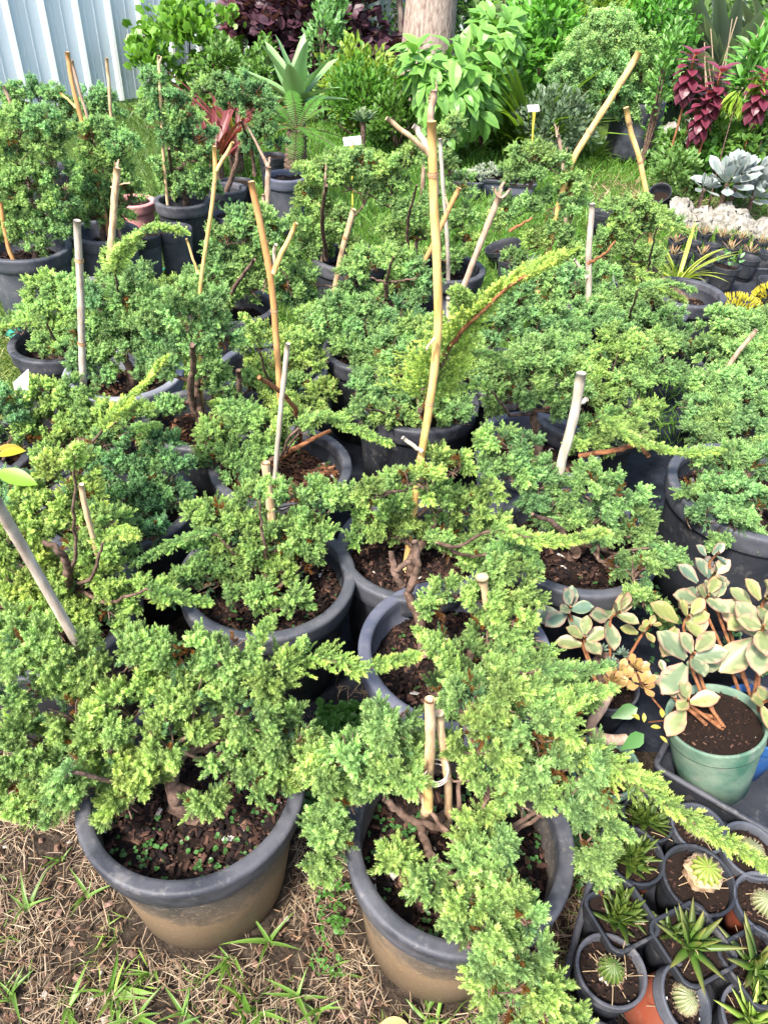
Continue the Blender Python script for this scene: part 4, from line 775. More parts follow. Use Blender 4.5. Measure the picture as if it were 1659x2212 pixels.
kpot('cream and green scallop-leaved succulent in the tilted pale green pot', at(1545, 1552, .235), .098, .2, 'green_plastic',
     [(1500, 1410, .37, .08, 7, .25), (1487, 1510, .3, .065, 5, .6), (1490, 1330, .38, .068, 6, .9), (1440, 1450, .3, .03, 4, .3), (1440, 1480, .28, .025, 4, .3)], tilt=(-.35, -1, 0, .27))
kpot('tall pink-edged rosettes of scalloped leaves at the right, above the blue pot', at(1640, 1545, .17), .085, .17, 'blue_plastic',
     [(1545, 1235, .46, .06, 9, .15), (1530, 1285, .42, .066, 7, .35), (1650, 1350, .44, .09, 10, .4), (1660, 1285, .46, .065, 8, .8), (1665, 1510, .32, .055, 5, .9), (1550, 1195, .48, .04, 6, .0)])
t = kpot('trailing scallop-leaved succulent with two bluish heads beneath the right-hand juniper', at(1310, 1475, .16), .075, .14, 'black_plastic',
     [(1232, 1310, .33, .07, 8, .0), (1340, 1320, .33, .066, 7, .3), (1262, 1375, .28, .06, 5, .5), (1405, 1350, .3, .035, 6, 1.0)], rim='rim_plastic')
m_ = MB()
C = at(1310, 1430, .2)
for _ in range(14): rosette(m_, C+sph(1)[0]*np.array([.045, .03, .03]), 14, .02, .009, (.12, .2, .14), (.3, .4, .3), M=tiltm(sph(1)[0], .5))
t = thing('stonecrop', 'cushion of small grey-green plump leaves under the trailing bluish heads', 'succulent', C*[1, 1, 0]+[0, 0, .1]); m_.build('leaves', 'waxy', t, True)
g = MB(); g.tube(path([C*[1, 1, 0]+[0, 0, .1], C], 6), np.linspace(.02, .03, 6), 10); g.build('stem', 'bark', t, True)
# gnarled bronze rosette plant in a green-rimmed pot
C = at(1305, 1650, .15); t = thing('potted_succulent', 'gnarled woody succulent with a bronze leaf cluster in a green-rimmed pot', 'potted succulent', C-[0, 0, .13]); pot(t, C-[0, 0, .13], .075, .13, 'black_plastic', 'green_plastic', soil_drop=.02, chips=250)
g = MB(); q = [at(1290, 1590, .15), at(1270, 1570, .2), at(1300, 1530, .25), at(1330, 1470, .29)]; g.tube(path(q, 12), np.linspace(.014, .008, 12), 9); g.tube(path([at(1285, 1590, .16), at(1320, 1600, .17), at(1350, 1597, .16)], 6), .012, 9); g.build('stem', 'brown_branch', t, True)
m_ = MB(); T = leafT(1, .55, 5, 'obov', .2, -.1)
for (x, y) in ((1340, 1460), (1370, 1445), (1385, 1480), (1320, 1475)): rosette(m_, at(x, y, .29), 12, .03, .03, (.3, .3, .08), (.6, .3, .14), T=T, M=tiltm([1, 0, 0], .3))
for (x, y, a) in ((1350, 1530, 0), (1370, 1600, .3)): m_.inst(*T[:2], T[2]*0, np.array([at(x-30, y+20, .2)]), lframes(np.array([[.8, .2+a, .35]]), np.array([[.5, -.3, .8]])), [.058], (.07, .2, .04), (.12, .27, .05))
m_.build('leaves', 'waxy', t, True)
# yellowing seedling twig
t = thing('seedling', 'little yellow-leaved seedling trailing beside the tilted green pot', 'plant', at(1400, 1560, .1)); g = MB(); q = [at(1400, 1560, .1), at(1450, 1555, .2), at(1400, 1500, .24), at(1370, 1450, .24)]; g.tube(path(q, 10), .002, 5); g.build('stem', 'red_bark', t)
m_ = MB(); O = np.array([at(x, y, .22) for x, y in ((1390, 1540), (1405, 1570), (1425, 1590), (1380, 1555), (1430, 1550), (1395, 1455), (1410, 1480), (1370, 1470))]); T = leafT(1, .5, 4, 'oval', .2, .2); m_.inst(*T, O, lframes(sph(8)*[1, 1, .3], np.tile(Z3, (8, 1))), rand(8, .018, .028), (.5, .55, .1), (.7, .6, .12)); m_.build('leaves', 'leaf', t)
# ---------------------------------------------------------------- the garden behind
LF = {k: leafT(*v) for k, v in dict(oval=(1, .5, 4, 'oval', .25, .25), big=(1, .55, 5, 'oval', .22, .45), rnd=(1, .85, 4, 'round', .15, .15), small=(1, .5, 2, 'oval', .2, .1), strap=(1, .05, 8, 'strap', .5, .5), lance=(1, .26, 4, 'oval', .25, .3), agave=(1, .33, 9, 'agave', .55, .12), grey=(1, .17, 5, 'oval', .3, .4)).items()}
# lobed vine leaf
def lobed():
    V = [[0, .1, 0]]; w_ = [0]
    for i in range(21):
        a = -2.5+5*i/20; r = .5*(1+.28*abs(cos(2.5*a))-.1*(i % 2)); V.append([sin(a)*r, .35+cos(a)*r, -.05]); w_.append(1)
    return np.array(V), np.array([[0, i, i+1] for i in range(1, 21)]), np.array(w_)
LF['lobed'] = lobed()
def gnd(x, y): return at(x, y, 0)
# fence: ribbed steel sheets
A0, B0 = gnd(0, 248), gnd(330, 214); u = nrm(B0-A0); nn = np.array([u[1], -u[0], 0])
t = thing('steel_fence', 'ribbed pale blue-grey steel fence in the far left corner', 'fence', A0)
L0, L1 = -3.2, 5.6; m_ = MB(); xs = []; hs = []
x = L0
while x < L1:
    for dx, hh in ((0, 0), (.045, 0), (.047, .006), (.055, .006), (.057, 0), (.125, 0), (.127, .006), (.135, .006), (.137, 0), (.232, 0), (.245, .03), (.275, .03)): xs.append(x+dx); hs.append(hh)
    x += .29
P = [A0+u*a+nn*b for a, b in zip(xs, hs)]; V = np.array([[*p[:2], z] for z in (.02, 2.1) for p in P]); n = len(P); i = np.arange(n-1)
m_.add(V, np.stack([i, i+1, i+1+n, i+n], -1)); V2 = V-np.tile(nn*.012, (len(V), 1)); m_.add(V2, np.stack([i, i+n, i+1+n, i+1], -1)); m_.build('fence_sheet', 'fence_steel', t)
g = MB(); a = math.atan2(u[1], u[0]); x = L0
while x < L1:
    g.box(A0+u*(x+.26)+nn*.0325+[0, 0, 1.05], (.03, .005, 2.06), rotz(a)); x += .29
o = g.build('ridge_cap', 'fence_ridge', t); o['kind'] = 'stuff'
g = MB(); g.box(A0+u*(L0+L1)/2+nn*.01+[0, 0, 2.13], (L1-L0, .07, .05), rotz(a)); g.build('top_rail', 'fence_steel', t)
# tree
def tree(label, base, r, h, crown, c0, c1, name='tree'):
    t = thing(name, label, 'tree', base); s_ = MB(); top = np.array(base)+[.1, .1, h]
    X = path([base, np.array(base)+[.02, 0, h*.5], top], 16); R = np.linspace(r, r*.55, 16); R[0] = r*1.25; R[1] = r*1.08; s_.tube(X, R, 24)
    m_ = MB()
    for k in range(7):
        e = top+np.array([cos(k*.9)*1.1, sin(k*.9)*1.1, .7+.3*(k % 3)]); s_.tube(path([X[12], (X[12]+e)/2+[0, 0, .2], e], 8), np.linspace(r*.35, r*.08, 8), 8); n = 260; q = sph(n)*rand(n, .3, .75)[:, None]; m_.inst(*LF['oval'], e+q, lframes(sph(n), sph(n)*.4+Z3), rand(n, .07, .12), c0, c1)
    s_.build('trunk', 'tree_bark', t, True); m_.build('crown', 'leaf', t); return t
tree('thick grey-brown tree trunk rising behind the large-leaved shrub', (aty(925, 60, 7.7)*[1, 1, 0]), .25, 3.6, 1, (.05, .12, .02), (.1, .2, .04))
s_ = MB(); b = aty(868, 90, 8.1)*[1, 1, 0]; t = thing('young_tree', 'two thin smooth stems just left of the thick trunk', 'tree', b)
s_.tube(path([b, aty(880, 60, 8.1), aty(890, 0, 8.1), aty(900, -150, 8.1)], 10), .045, 10); s_.tube(path([b, aty(868, 40, 8.05), aty(860, -20, 8.05), aty(850, -160, 8.1)], 10), .03, 10); s_.build('trunk', 'tree_bark', t, True)
m_ = MB(); n = 200; m_.inst(*LF['oval'], aty(880, -200, 8.1)+sph(n)*rand(n, .1, .4)[:, None], lframes(sph(n), sph(n)*.4+Z3), rand(n, .07, .1), (.05, .12, .02), (.1, .2, .04)); m_.build('crown', 'leaf', t)
YG = ((.12, .26, .03), (.24, .38, .04)); DG = ((.03, .1, .015), (.07, .18, .03)); MG = ((.06, .18, .03), (.15, .3, .05)); LG = ((.13, .34, .06), (.24, .5, .1)); PU = ((.07, .03, .045), (.13, .06, .085))
GB = 'shrubs growing along the back of the garden'
def bx(name, label, x, y, Y, rx, ry, rz, n, leaf, size, cols, cat='shrub', zc=None, **kw):
    C = aty(x, y, Y) if zc is None else np.array([aty(x, y, Y)[0], Y, zc]); m = mpp(C); rad = (rx*m, ry, rz*m); base = np.array([C[0], C[1], 0]); kw.setdefault('group', GB)
    return bush(name, label, cat, base, C, rad, n, LF[leaf], size, cols[0], cols[1], **kw)
# wall of far foliage so that no bare horizon shows, each a hedge plant of its own
for k, (x, Y, wd, hh, cols) in enumerate([(-1.6, 9.3, 1.1, 2.1, DG), (-.2, 9.6, 1.2, 2.0, DG), (1.3, 9.4, 1.2, 2.2, MG), (2.9, 9.3, 1.2, 2.1, MG), (4.4, 9.2, 1.2, 2.2, DG), (5.9, 9.0, 1.2, 2.2, MG)]):
    bush('hedge_shrub', ['dark leafy shrub behind the purple-leaved bush, next to the fence end', 'dark leafy shrub directly behind the thick tree trunk', 'green shrub filling the back right of the tree trunk', 'green shrub behind the clipped dome juniper', 'dark shrub behind the grey strap-leaved clump', 'green shrub in the far right back corner'][k], 'shrub', (x, Y, 0), (x, Y, hh/2), (wd, .5, hh/2), 2600, LF['oval'], .09, *cols, group=GB, inner=.6)
bx('climbing_vine', 'lime-green lobed vine scrambling over the fence end', 410, 100, 7.55, 140, .2, 95, 800, 'lobed', .062, ((.1, .27, .025), (.2, .42, .05)), cat='vine', lift=True, clump=70, stemmat='bark', stems=9)
bx('climbing_vine', 'loose lime vine strand hanging low in front of the fence', 330, 150, 7.3, 70, .18, 60, 240, 'lobed', .06, ((.1, .27, .025), (.2, .42, .05)), cat='vine', lift=True, clump=14, stems=5)
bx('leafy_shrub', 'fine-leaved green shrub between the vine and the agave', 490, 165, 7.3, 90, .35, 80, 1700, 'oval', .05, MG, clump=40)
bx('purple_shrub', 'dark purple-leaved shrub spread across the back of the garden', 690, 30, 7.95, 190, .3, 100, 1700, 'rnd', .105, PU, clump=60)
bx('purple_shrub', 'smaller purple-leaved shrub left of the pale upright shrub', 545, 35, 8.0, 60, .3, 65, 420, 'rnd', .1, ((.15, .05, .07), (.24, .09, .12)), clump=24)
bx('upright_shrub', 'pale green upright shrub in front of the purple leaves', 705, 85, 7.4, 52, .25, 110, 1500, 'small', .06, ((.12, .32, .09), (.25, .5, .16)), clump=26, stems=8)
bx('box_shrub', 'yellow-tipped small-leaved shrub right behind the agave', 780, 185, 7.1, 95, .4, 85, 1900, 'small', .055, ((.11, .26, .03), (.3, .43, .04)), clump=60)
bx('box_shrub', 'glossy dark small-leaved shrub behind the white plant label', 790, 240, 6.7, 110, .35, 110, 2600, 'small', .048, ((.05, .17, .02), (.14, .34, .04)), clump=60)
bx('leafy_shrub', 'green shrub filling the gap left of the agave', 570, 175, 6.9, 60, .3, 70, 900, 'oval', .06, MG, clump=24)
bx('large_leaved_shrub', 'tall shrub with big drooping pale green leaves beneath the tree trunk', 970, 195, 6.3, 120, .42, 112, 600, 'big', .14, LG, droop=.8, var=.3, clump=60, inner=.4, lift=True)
bx('large_leaved_shrub', 'shoot of big pale green leaves standing right of the trunk', 1070, 90, 6.7, 55, .3, 80, 200, 'big', .13, LG, droop=.8, var=.18, clump=22, lift=True)
bx('leafy_shrub', 'light green bush with pointed leaves, left of the clipped dome juniper', 1170, 75, 7.3, 95, .4, 100, 1500, 'oval', .08, ((.1, .34, .04), (.18, .46, .06)), clump=50)
bx('leafy_shrub', 'yellow-flecked bush behind the clipped dome juniper', 1300, 25, 8.2, 120, .4, 80, 1900, 'oval', .06, YG, clump=50)
bx('leafy_shrub', 'dense green bush right behind the dome juniper', 1420, 70, 7.8, 85, .4, 120, 2000, 'oval', .055, ((.06, .24, .02), (.13, .38, .04)), clump=50)
bx('upright_shrub', 'slender upright small-leaved plant beside the black grow bag', 1425, 200, 6.3, 28, .14, 130, 700, 'small', .05, ((.1, .28, .06), (.2, .42, .09)), clump=30)
bx('low_shrub', 'dark grey-green low bush with a white label stuck in it', 1205, 260, 6.3, 95, .3, 60, 1700, 'small', .045, ((.06, .12, .06), (.16, .24, .13)), clump=40)
bx('leafy_shrub', 'mid-green bush growing between the agave and the large-leaved shrub', 860, 270, 6.5, 70, .3, 90, 1300, 'small', .055, MG, clump=40)
bx('leafy_shrub', 'pointed-leaved green shrub at the far right edge', 1640, 160, 6.0, 50, .3, 110, 420, 'lance', .13, ((.1, .3, .05), (.16, .4, .07)), clump=14)
bx('leafy_shrub', 'yellow-green drooping plant between the burgundy leaves', 1612, 185, 5.5, 28, .1, 45, 130, 'lance', .1, ((.22, .42, .04), (.36, .54, .07)), clump=6, droop=1.2, lift=True, stems=1, stem_r=.007)
# strap-leaved clumps
def straps(name, label, cat, base, n, L, T, c0, c1, el=(.5, 1.4), wid=1, group=GB, mat='leaf', arch=1):
    t = thing(name, label, cat, base, group); m_ = MB(); a = rand(n, 0, 6.3); e = rand(n, *el); D = np.stack([np.cos(a)*np.cos(e), np.sin(a)*np.cos(e), np.sin(e)], -1); O = np.array(base)+np.stack([np.cos(a), np.sin(a), 0*a], -1)*L*.06
    N = np.stack([-np.cos(a)*np.sin(e), -np.sin(a)*np.sin(e), np.cos(e)], -1); s = L*rand(n, .65, 1.15); g = rand(n, .75, 1.2)[:, None]
    m_.inst(*T, O, lframes(D, N), np.stack([s*wid, s, s*arch], -1), np.array(c0)*g, np.array(c1)*g); m_.build('leaves', mat, t, True); return t
straps('strappy_clump', 'tall arching clump of strap leaves right of the large-leaved shrub', 'plant', gnd(1135, 335), 75, .78, LF['strap'], (.1, .26, .04), (.26, .42, .06), (.75, 1.45))
straps('strappy_clump', 'lower strap-leaved clump beside the dark grey-green bush', 'plant', gnd(1085, 325), 60, .55, LF['strap'], (.08, .22, .03), (.2, .36, .05), (.4, 1.4), 1.3)
straps('strappy_clump', 'grassy strap clump at the foot of the black grow bag', 'plant', gnd(1275, 342), 40, .28, LF['strap'], (.07, .17, .03), (.18, .3, .06), (.3, 1.2), 1.2)
t = straps('grey_clump', 'dense clump of drooping grey-green strap leaves at the top right', 'plant', gnd(1540, 262), 150, 1.35, LF['grey'], (.1, .15, .1), (.24, .32, .24), (.7, 1.45), .8)
straps('grey_clump', 'second drooping grey-green clump beside the right edge', 'plant', gnd(1650, 262), 100, 1.25, LF['grey'], (.1, .15, .1), (.26, .34, .26), (.7, 1.45), .8)
t = thing('dead_stems', 'bundle of bare dry stems in front of the grey-green clump', 'plant', gnd(1555, 300), GB); m_ = MB()
for k in range(26):
    b = gnd(1555, 300)+[rng.uniform(-.15, .15), rng.uniform(-.1, .1), 0]; e = b+[rng.uniform(-.4, .35), rng.uniform(-.1, .1), rng.uniform(.6, .98)]; m_.tube(path([b, (b+e)/2+sph(1)[0]*.05, e], 6), .005, 5, (.55, .44, .3))
m_.build('stem', 'dry', t)
# agave and its neighbours
def agave(label, C, n, L):
    t = thing('agave', label, 'agave', (C[0], C[1], 0), GB); m_ = MB(); q = np.arange(n); a = q*2.4+.5; e = 1.45-(q+.3)/n*1.35; D = np.stack([np.cos(a)*np.cos(e), np.sin(a)*np.cos(e), np.sin(e)], -1); N = np.stack([-np.cos(a)*np.sin(e), -np.sin(a)*np.sin(e), np.cos(e)], -1)
    s = L*(.8+.25*np.sin(pi*(q+1)/n)); m_.inst(*LF['agave'], C+D*.03, lframes(D, N), np.stack([s, s, s*.8], -1), (.17, .36, .11), (.3, .5, .2)); m_.build('leaves', 'waxy', t, True)
    g = MB(); g.tube(path([[C[0], C[1], 0], C+[0, 0, .02]], 6), np.linspace(.07, .06, 6), 12); g.build('stem', 'bark', t, True); return t
agave('large blue-green agave with broad pointed leaves, at the back left of centre', aty(640, 225, 5.6), 14, .42)
m_ = MB(); t = thing('agave', 'tiny agave rosette poking from the dark small-leaved shrub', 'agave', aty(785, 272, 6.1)*[1, 1, 0], GB); C = aty(785, 262, 6.1); rosette(m_, C, 46, .12, .05, (.14, .28, .14), (.35, .45, .22)); m_.build('leaves', 'waxy', t, True); g = MB(); g.tube(path([C*[1, 1, 0], C], 4), .02, 8); g.build('stem', 'bark', t)
# red bromeliads
for k, (x, y, Y, lb) in enumerate([(462, 300, 5.2, 'red and cream strap-leaved bromeliad behind the thin tiered juniper'), (508, 300, 5.5, 'crimson bromeliad close to the left side of the agave')]):
    b = gnd(x, y+20) if 0 else np.array([aty(x, y, Y)[0], Y, .12]); t = straps('bromeliad', lb, 'bromeliad', b, 24, .5, (lambda: leafT(1, .075, 8, 'strap', .5, .6))(), (.13, .03, .03), (.27, .06, .06), (.95, 1.45))
    g = MB(); g.tube([b*[1, 1, 0], b+[0, 0, .03]], .05, 10); g.build('stem', 'bark', t)
straps('bromeliad', 'arching tan and yellow bromeliad leaves rising behind the red ones', 'bromeliad', np.array([aty(500, 250, 5.9)[0], 5.9, .05]), 8, .6, leafT(1, .05, 9, 'strap', .5, .75), (.35, .3, .08), (.5, .3, .14), (1.0, 1.4))
# tree fern
C = aty(642, 283, 4.9); t = thing('tree_fern', 'small tree fern with a shaggy brown trunk below the agave', 'fern', C*[1, 1, 0]); s_ = MB(); b = C*[1, 1, 0]
th_ = 1+.12*np.sin(np.arange(40)*2.4); s_.tube(path([b, b+[-.02, 0, .2], C], 40), np.linspace(.075, .06, 40)*th_, 16); s_.build('trunk', 'bark', t, True); m_ = MB()
for k in range(11):
    a = k*2.4; e = [.95, .5, .15][k % 3]; L = rng.uniform(.34, .48); D = np.array([cos(a)*cos(e), sin(a)*cos(e), sin(e)]); n = 34; q = np.linspace(.05, 1, n); X = C+D*(L*q)[:, None]+np.stack([0*q, 0*q, -.16*q*q*L/.35], -1); T = nrm(np.gradient(X, axis=0)); sd = nrm(np.cross(T, Z3))
    m_.tube(X, np.linspace(.004, .001, n), 4, (.08, .06, .02), False)
    for s in (-1, 1):
        m_.inst(*leafT(1, .085, 3, 'strap', .2, .15), X, lframes(sd*s+T*.35, np.cross(sd, T)*1.0), .062*np.sin(pi*(q*.85+.12))*rand(n, .85, 1.1), (.08, .26, .03), (.16, .4, .05))
m_.build('fronds', 'leaf', t)
# dome juniper in a black grow bag
b = gnd(1355, 345); r_ = 50*mpp(b); t = thing('dome_juniper', 'big dome-shaped juniper weeping over a slumped black grow bag', 'juniper', b); g = MB()
def crumple(th, pr): return (1+.05*np.sin(3*th+1)+.03*np.sin(7*th)[None]*1)[None][0]*np.ones((len(pr), 1))+.03*np.sin(pr[:, 1:2]*40+2*th[None])
g.lathe([(.001, 0), (r_*.9, 0), (r_*1.02, .08), (r_*1.06, .24), (r_*.98, .4), (r_*1.02, .44), (r_*.96, .445), (r_*.9, .38), (r_*.88, .28), (.001, .28)], 40, b, None, None, crumple); g.build('grow_bag', 'bag_plastic', t, True)
f = MB(); s_ = MB(); 
for (x, y, rp) in [(1300, 90, 62), (1255, 130, 52), (1345, 120, 55), (1290, 155, 60), (1225, 175, 42), (1385, 150, 40), (1330, 185, 52), (1260, 205, 42), (1360, 215, 38), (1395, 195, 30), (1350, 245, 30), (1385, 235, 24), (1310, 55, 34), (1205, 150, 26), (1330, 70, 40)]:
    P = aty(x, y, b[1]-.05+rng.uniform(-.12, .1)); pad(f, P, rp*mpp(P), 2, .3, 1.1, flat=.9, dens=.75, sc=1.15); s_.tube(path([b+[0, 0, .2], (P+b+[0, 0, .3])/2, P], 7), np.linspace(.03, .008, 7), 6)
f.build('foliage', 'needle', t); s_.build('trunk', 'bark', t, True)
# burgundy plants
for k, (x, y, yb, Y, hd, lb) in enumerate([(1500, 118, 345, 5.8, 1, 'burgundy-leaved head on a thin stem, left one of the pair'), (1556, 155, 350, 5.6, 2, 'largest burgundy-leaved plant with two stacked heads'), (1655, 160, 350, 5.5, 1, 'burgundy sprig cut by the right edge')]):
    C = aty(x, y, Y); b = C*[1, 1, 0]; t = thing('burgundy_plant', lb, 'plant', b, 'burgundy-leaved plants'); s_ = MB(); m_ = MB(); s_.tube(path([b, (b+C)/2+[.02, 0, 0], C], 8), .008, 7)
    for j in range(hd):
        c = C+np.array([.0-.04*j, 0, -.13*j]); n = 40; q = np.arange(n)/n; a = q*n*2.4; e = .75-1.8*q; D = np.stack([np.cos(a)*np.cos(e), np.sin(a)*np.cos(e), np.sin(e)], -1); w_ = np.stack([-np.cos(a)*np.sin(e), -np.sin(a)*np.sin(e), np.cos(e)], -1)
        m_.inst(*leafT(1, .72, 5, 'oval', .12, .4), c-np.outer(q, [0, 0, .22])+D*.02, lframes(D, w_), rand(n, .075, .11), np.outer(1-.6*q, [.22, .025, .05]), np.outer(1-.5*q, [.32, .07, .12]))
    s_.build('stem', 'red_bark', t); m_.build('leaves', 'leaf', t)
# weedy green mass at the right
for k, (x, y, Y, rx, rz, n, lf, sz, cols, lb) in enumerate([
    (1480, 300, 5.0, 55, 50, 700, 'oval', .05, MG, 'leafy green plant left of the burgundy stems'), (1560, 265, 4.9, 60, 45, 800, 'oval', .055, ((.12, .3, .04), (.22, .44, .07)), 'bright green bush beneath the largest burgundy plant'),
    (1630, 290, 4.6, 55, 60, 800, 'oval', .055, MG, 'green bush at the right edge under the burgundy sprig'), (1460, 350, 4.5, 60, 35, 700, 'small', .04, ((.1, .24, .05), (.2, .36, .09)), 'small-leaved weed patch above the tipped black pot'),
    (1540, 320, 4.9, 60, 32, 380, 'big', .07, ((.06, .2, .03), (.13, .34, .05)), 'broad-leaved low plant behind the silver rosettes'), (1462, 395, 4.5, 40, 32, 500, 'small', .032, ((.1, .2, .05), (.2, .32, .1)), 'wiry grey-green plant with tiny red flowers left of the silver rosettes')]):
    bx('low_plant', lb, x, y, Y+.95, rx*.9, .22, rz, n, lf, sz, cols, cat='plant', clump=24, group='low green plants on the right', stem_r=.006)
# white limestone edging
def rock(label, pts, w_, h0, name='edging_stone'):
    P = path([gnd(*p) for p in pts], 60); T = nrm(np.gradient(P, axis=0)); sd = nrm(np.cross(T, Z3)); g = MB(); n, m = len(P), 18; th = np.linspace(0, pi, m); ph = rand(3, 0, 6); t_ = np.arange(n)
    hh = h0*(1+.25*np.sin(t_*.31+ph[0])+.15*np.sin(t_*.9+ph[1])); V = P[:, None]+sd[:, None]*(np.cos(th)*w_)[None, :, None]+Z3*(np.sin(th)[None]**.7*hh[:, None])[:, :, None]; V = V+sph(n*m).reshape(n, m, 3)*.018; V[:, [0, -1], 2] = -.01
    i = np.arange(n-1)[:, None]*m; j = np.arange(m-1)[None]; g.add(V.reshape(-1, 3), np.stack([i+j, i+j+1, i+m+j+1, i+m+j], -1).reshape(-1, 4)); o = g.build(name, 'white_rock', None, True); return tag(o, label, 'stone edging')
rock('rough white limestone edging behind the tiny aloe pots', [(1440, 470), (1520, 484), (1600, 500), (1700, 523), (1800, 548)], .12, .11)
rock('pale rock edging beneath the burgundy plants, running to the grow bag', [(1440, 335), (1500, 300), (1580, 278), (1680, 265), (1800, 262)], .22, .16)
# silver rosettes
ECH = leafT(1, .4, 6, 'obov', .3, -.16)
for k, (x, y, r, lb) in enumerate([(1570, 405, .16, 'largest powdery silver rosette, upper left of its group'), (1637, 400, .13, 'silver rosette against the right edge, above the others'), (1625, 435, .14, 'silver rosette lowest and nearest the white edging'), (1600, 375, .1, 'small silver rosette at the back of the group'), (1520, 415, .09, 'small bluish rosette left of the largest silver one')]):
    C = aty(x, y-8, 5.2); r = r*1.1; t = thing('silver_rosette', lb, 'succulent', C*[1, 1, 0], 'silver rosette succulents'); m_ = MB(); rosette(m_, C, 19, r*rng.uniform(.9, 1.1), r, (.25, .35, .3), (.4, .43, .42), T=ECH, el0=1.35, el1=.0, jit=.12, M=tiltm([1, rng.uniform(-.8, .8), 0], .45)); m_.build('leaves', 'waxy', t, True); g = MB(); g.tube(path([C*[1, 1, 0], C], 4), .014, 8); g.build('stem', 'bark', t)
# tiny aloe pots and nursery trays at the right
GP = 'small black nursery pots on the right'
DRY = ((.3, .26, .13), (.5, .24, .12))
def tiny(label, x, y, r, h, kind, z0=.0, tilt=None, group=GP, body='black_plastic', name='nursery_pot', cat='plant pot', rim='black_plastic'):
    C = at(x, y, h+z0); M = np.eye(3) if tilt is None else tiltm(tilt[:3], tilt[3]); base = C-M @ np.array([0, 0, h]); t = thing(name, label, cat, base, group); zs = pot(t, base, r, h, body, rim, tilt=M, soil_drop=.02 if kind != 'empty' else .08 if h > .12 else .05, chips=60, seg=28); c = base+M @ np.array([0, 0, zs])
    m_ = MB()
    if kind == 'dry': rosette(m_, c, 13, .085, .015, *DRY, M=M)
    if kind == 'green': rosette(m_, c, 14, .11, .02, (.07, .16, .05), (.16, .25, .08), M=M)
    if kind == 'pale': rosette(m_, c, 18, .1, .012, (.25, .36, .25), (.4, .45, .35), M=M, el0=1.5, el1=.8)
    if kind == 'sedum':
        for _ in range(9): rosette(m_, c+np.array([rng.uniform(-.7, .7)*r, rng.uniform(-.7, .7)*r, rng.uniform(.01, .05)]), 14, .035, .016, (.3, .4, .26), (.5, .56, .4))
    if kind == 'jelly':
        n = 240; u_ = sph(n); u_[:, 2] = np.abs(u_[:, 2]); O = c+u_*[r*1.5, r*1.3, r*1.1]; m_.inst(*FLESH, O, lframes(u_+Z3*.4, sph(n)), np.tile([.014, .026, .014], (n, 1)), (.42, .44, .03), (.66, .5, .05))
    if kind == 'seed': n = 16; m_.inst(*LF['oval'], c+sph(n)*[r*.8, r*.8, .03]+[0, 0, .05], lframes(sph(n)+Z3, sph(n)*.3+Z3), rand(n, .02, .035), (.1, .28, .08), (.18, .38, .12))
    if m_.n: m_.build('leaves', 'waxy', t, True)
    return t
rows = [(1482, 500, 'dry'), (1522, 502, 'dry'), (1562, 508, 'dry'), (1602, 512, 'dry'), (1645, 520, 'dry'), (1460, 518, 'dry'), (1500, 522, 'empty'), (1540, 528, 'empty'), (1580, 533, 'dry'), (1622, 540, 'dry'), (1478, 548, 'empty'), (1518, 545, 'dry'), (1455, 545, 'dry'), (1655, 552, 'dry')]
wd = ['reddest dry aloe, at the left end of the back row', 'second dry aloe along the back row by the white edging', 'third dry aloe along the back row, below the silver rosettes', 'fourth dry aloe along the back row, leaning right', 'last dry aloe of the back row at the right edge', 'dry aloe half hidden by the short-cane juniper', 'empty tiny pot in the second row, left one', 'empty tiny pot in the second row beside the star-shaped aloe', 'dry aloe in the middle of the second row', 'dry aloe in the second row near the right edge', 'larger empty pot behind the yellow-green strap plant', 'small star-shaped dry aloe in front of the second row', 'dry aloe tucked behind the bamboo foot', 'dry aloe right of the gravel-topped pots']
for (x, y, k), lb in zip(rows, wd): tiny(lb, x, y, .045, .09, k, group='tiny black pots of aloes')
tiny('black pot topped with white gravel, in the corner of the open tray', 1569, 572, .075, .16, 'seed')
tiny('black pot with pale gravel right behind the corner pot', 1556, 545, .05, .12, 'empty')
tiny('shallow black pot with grey mix behind the corner pot on its right', 1618, 556, .062, .13, 'empty')
tiny('ribbed black pot standing at the right edge of the open tray', 1660, 545, .05, .14, 'empty')
tiny('square-shouldered black pot at the right edge, lower one', 1668, 605, .07, .16, 'empty')
tiny('tipped-over empty black pot lying on the lawn below the weeds', 1425, 415, .075, .15, 'empty', tilt=(1, -.6, 0, .7))
tiny('round black pot with a pale seedling behind the flat-topped stake', 1303, 458, .08, .15, 'empty', group='black pots among the junipers')
tiny('dark green aloe in a pot of gravel beside the yellow jelly-bean plant', 1495, 695, .075, .14, 'green', group='black pots among the junipers')
tiny('yellow-green jelly-bean succulent spilling over its pot near the right edge', 1590, 672, .075, .13, 'jelly', name='jelly_bean_plant', cat='succulent')
tiny('second jelly-bean succulent clipped by the right edge', 1672, 640, .06, .12, 'jelly', name='jelly_bean_plant', cat='succulent')
tiny('pot of pale green finger-like succulents behind the dense green juniper', 1330, 625, .085, .15, 'pale', group='black pots among the junipers')
tiny('silvery spiky plant in a pot right of the leaning brown branch', 1100, 560, .06, .12, 'pale', group='black pots among the junipers')
tiny('second silvery spiky plant beside the first, nearer the long bamboo', 1137, 572, .06, .12, 'pale', group='black pots among the junipers')
tiny('wide dark pot lying tilted behind the silvery spiky plants', 1085, 530, .1, .12, 'empty', tilt=(0, 1, 0, -.35), group='black pots among the junipers')
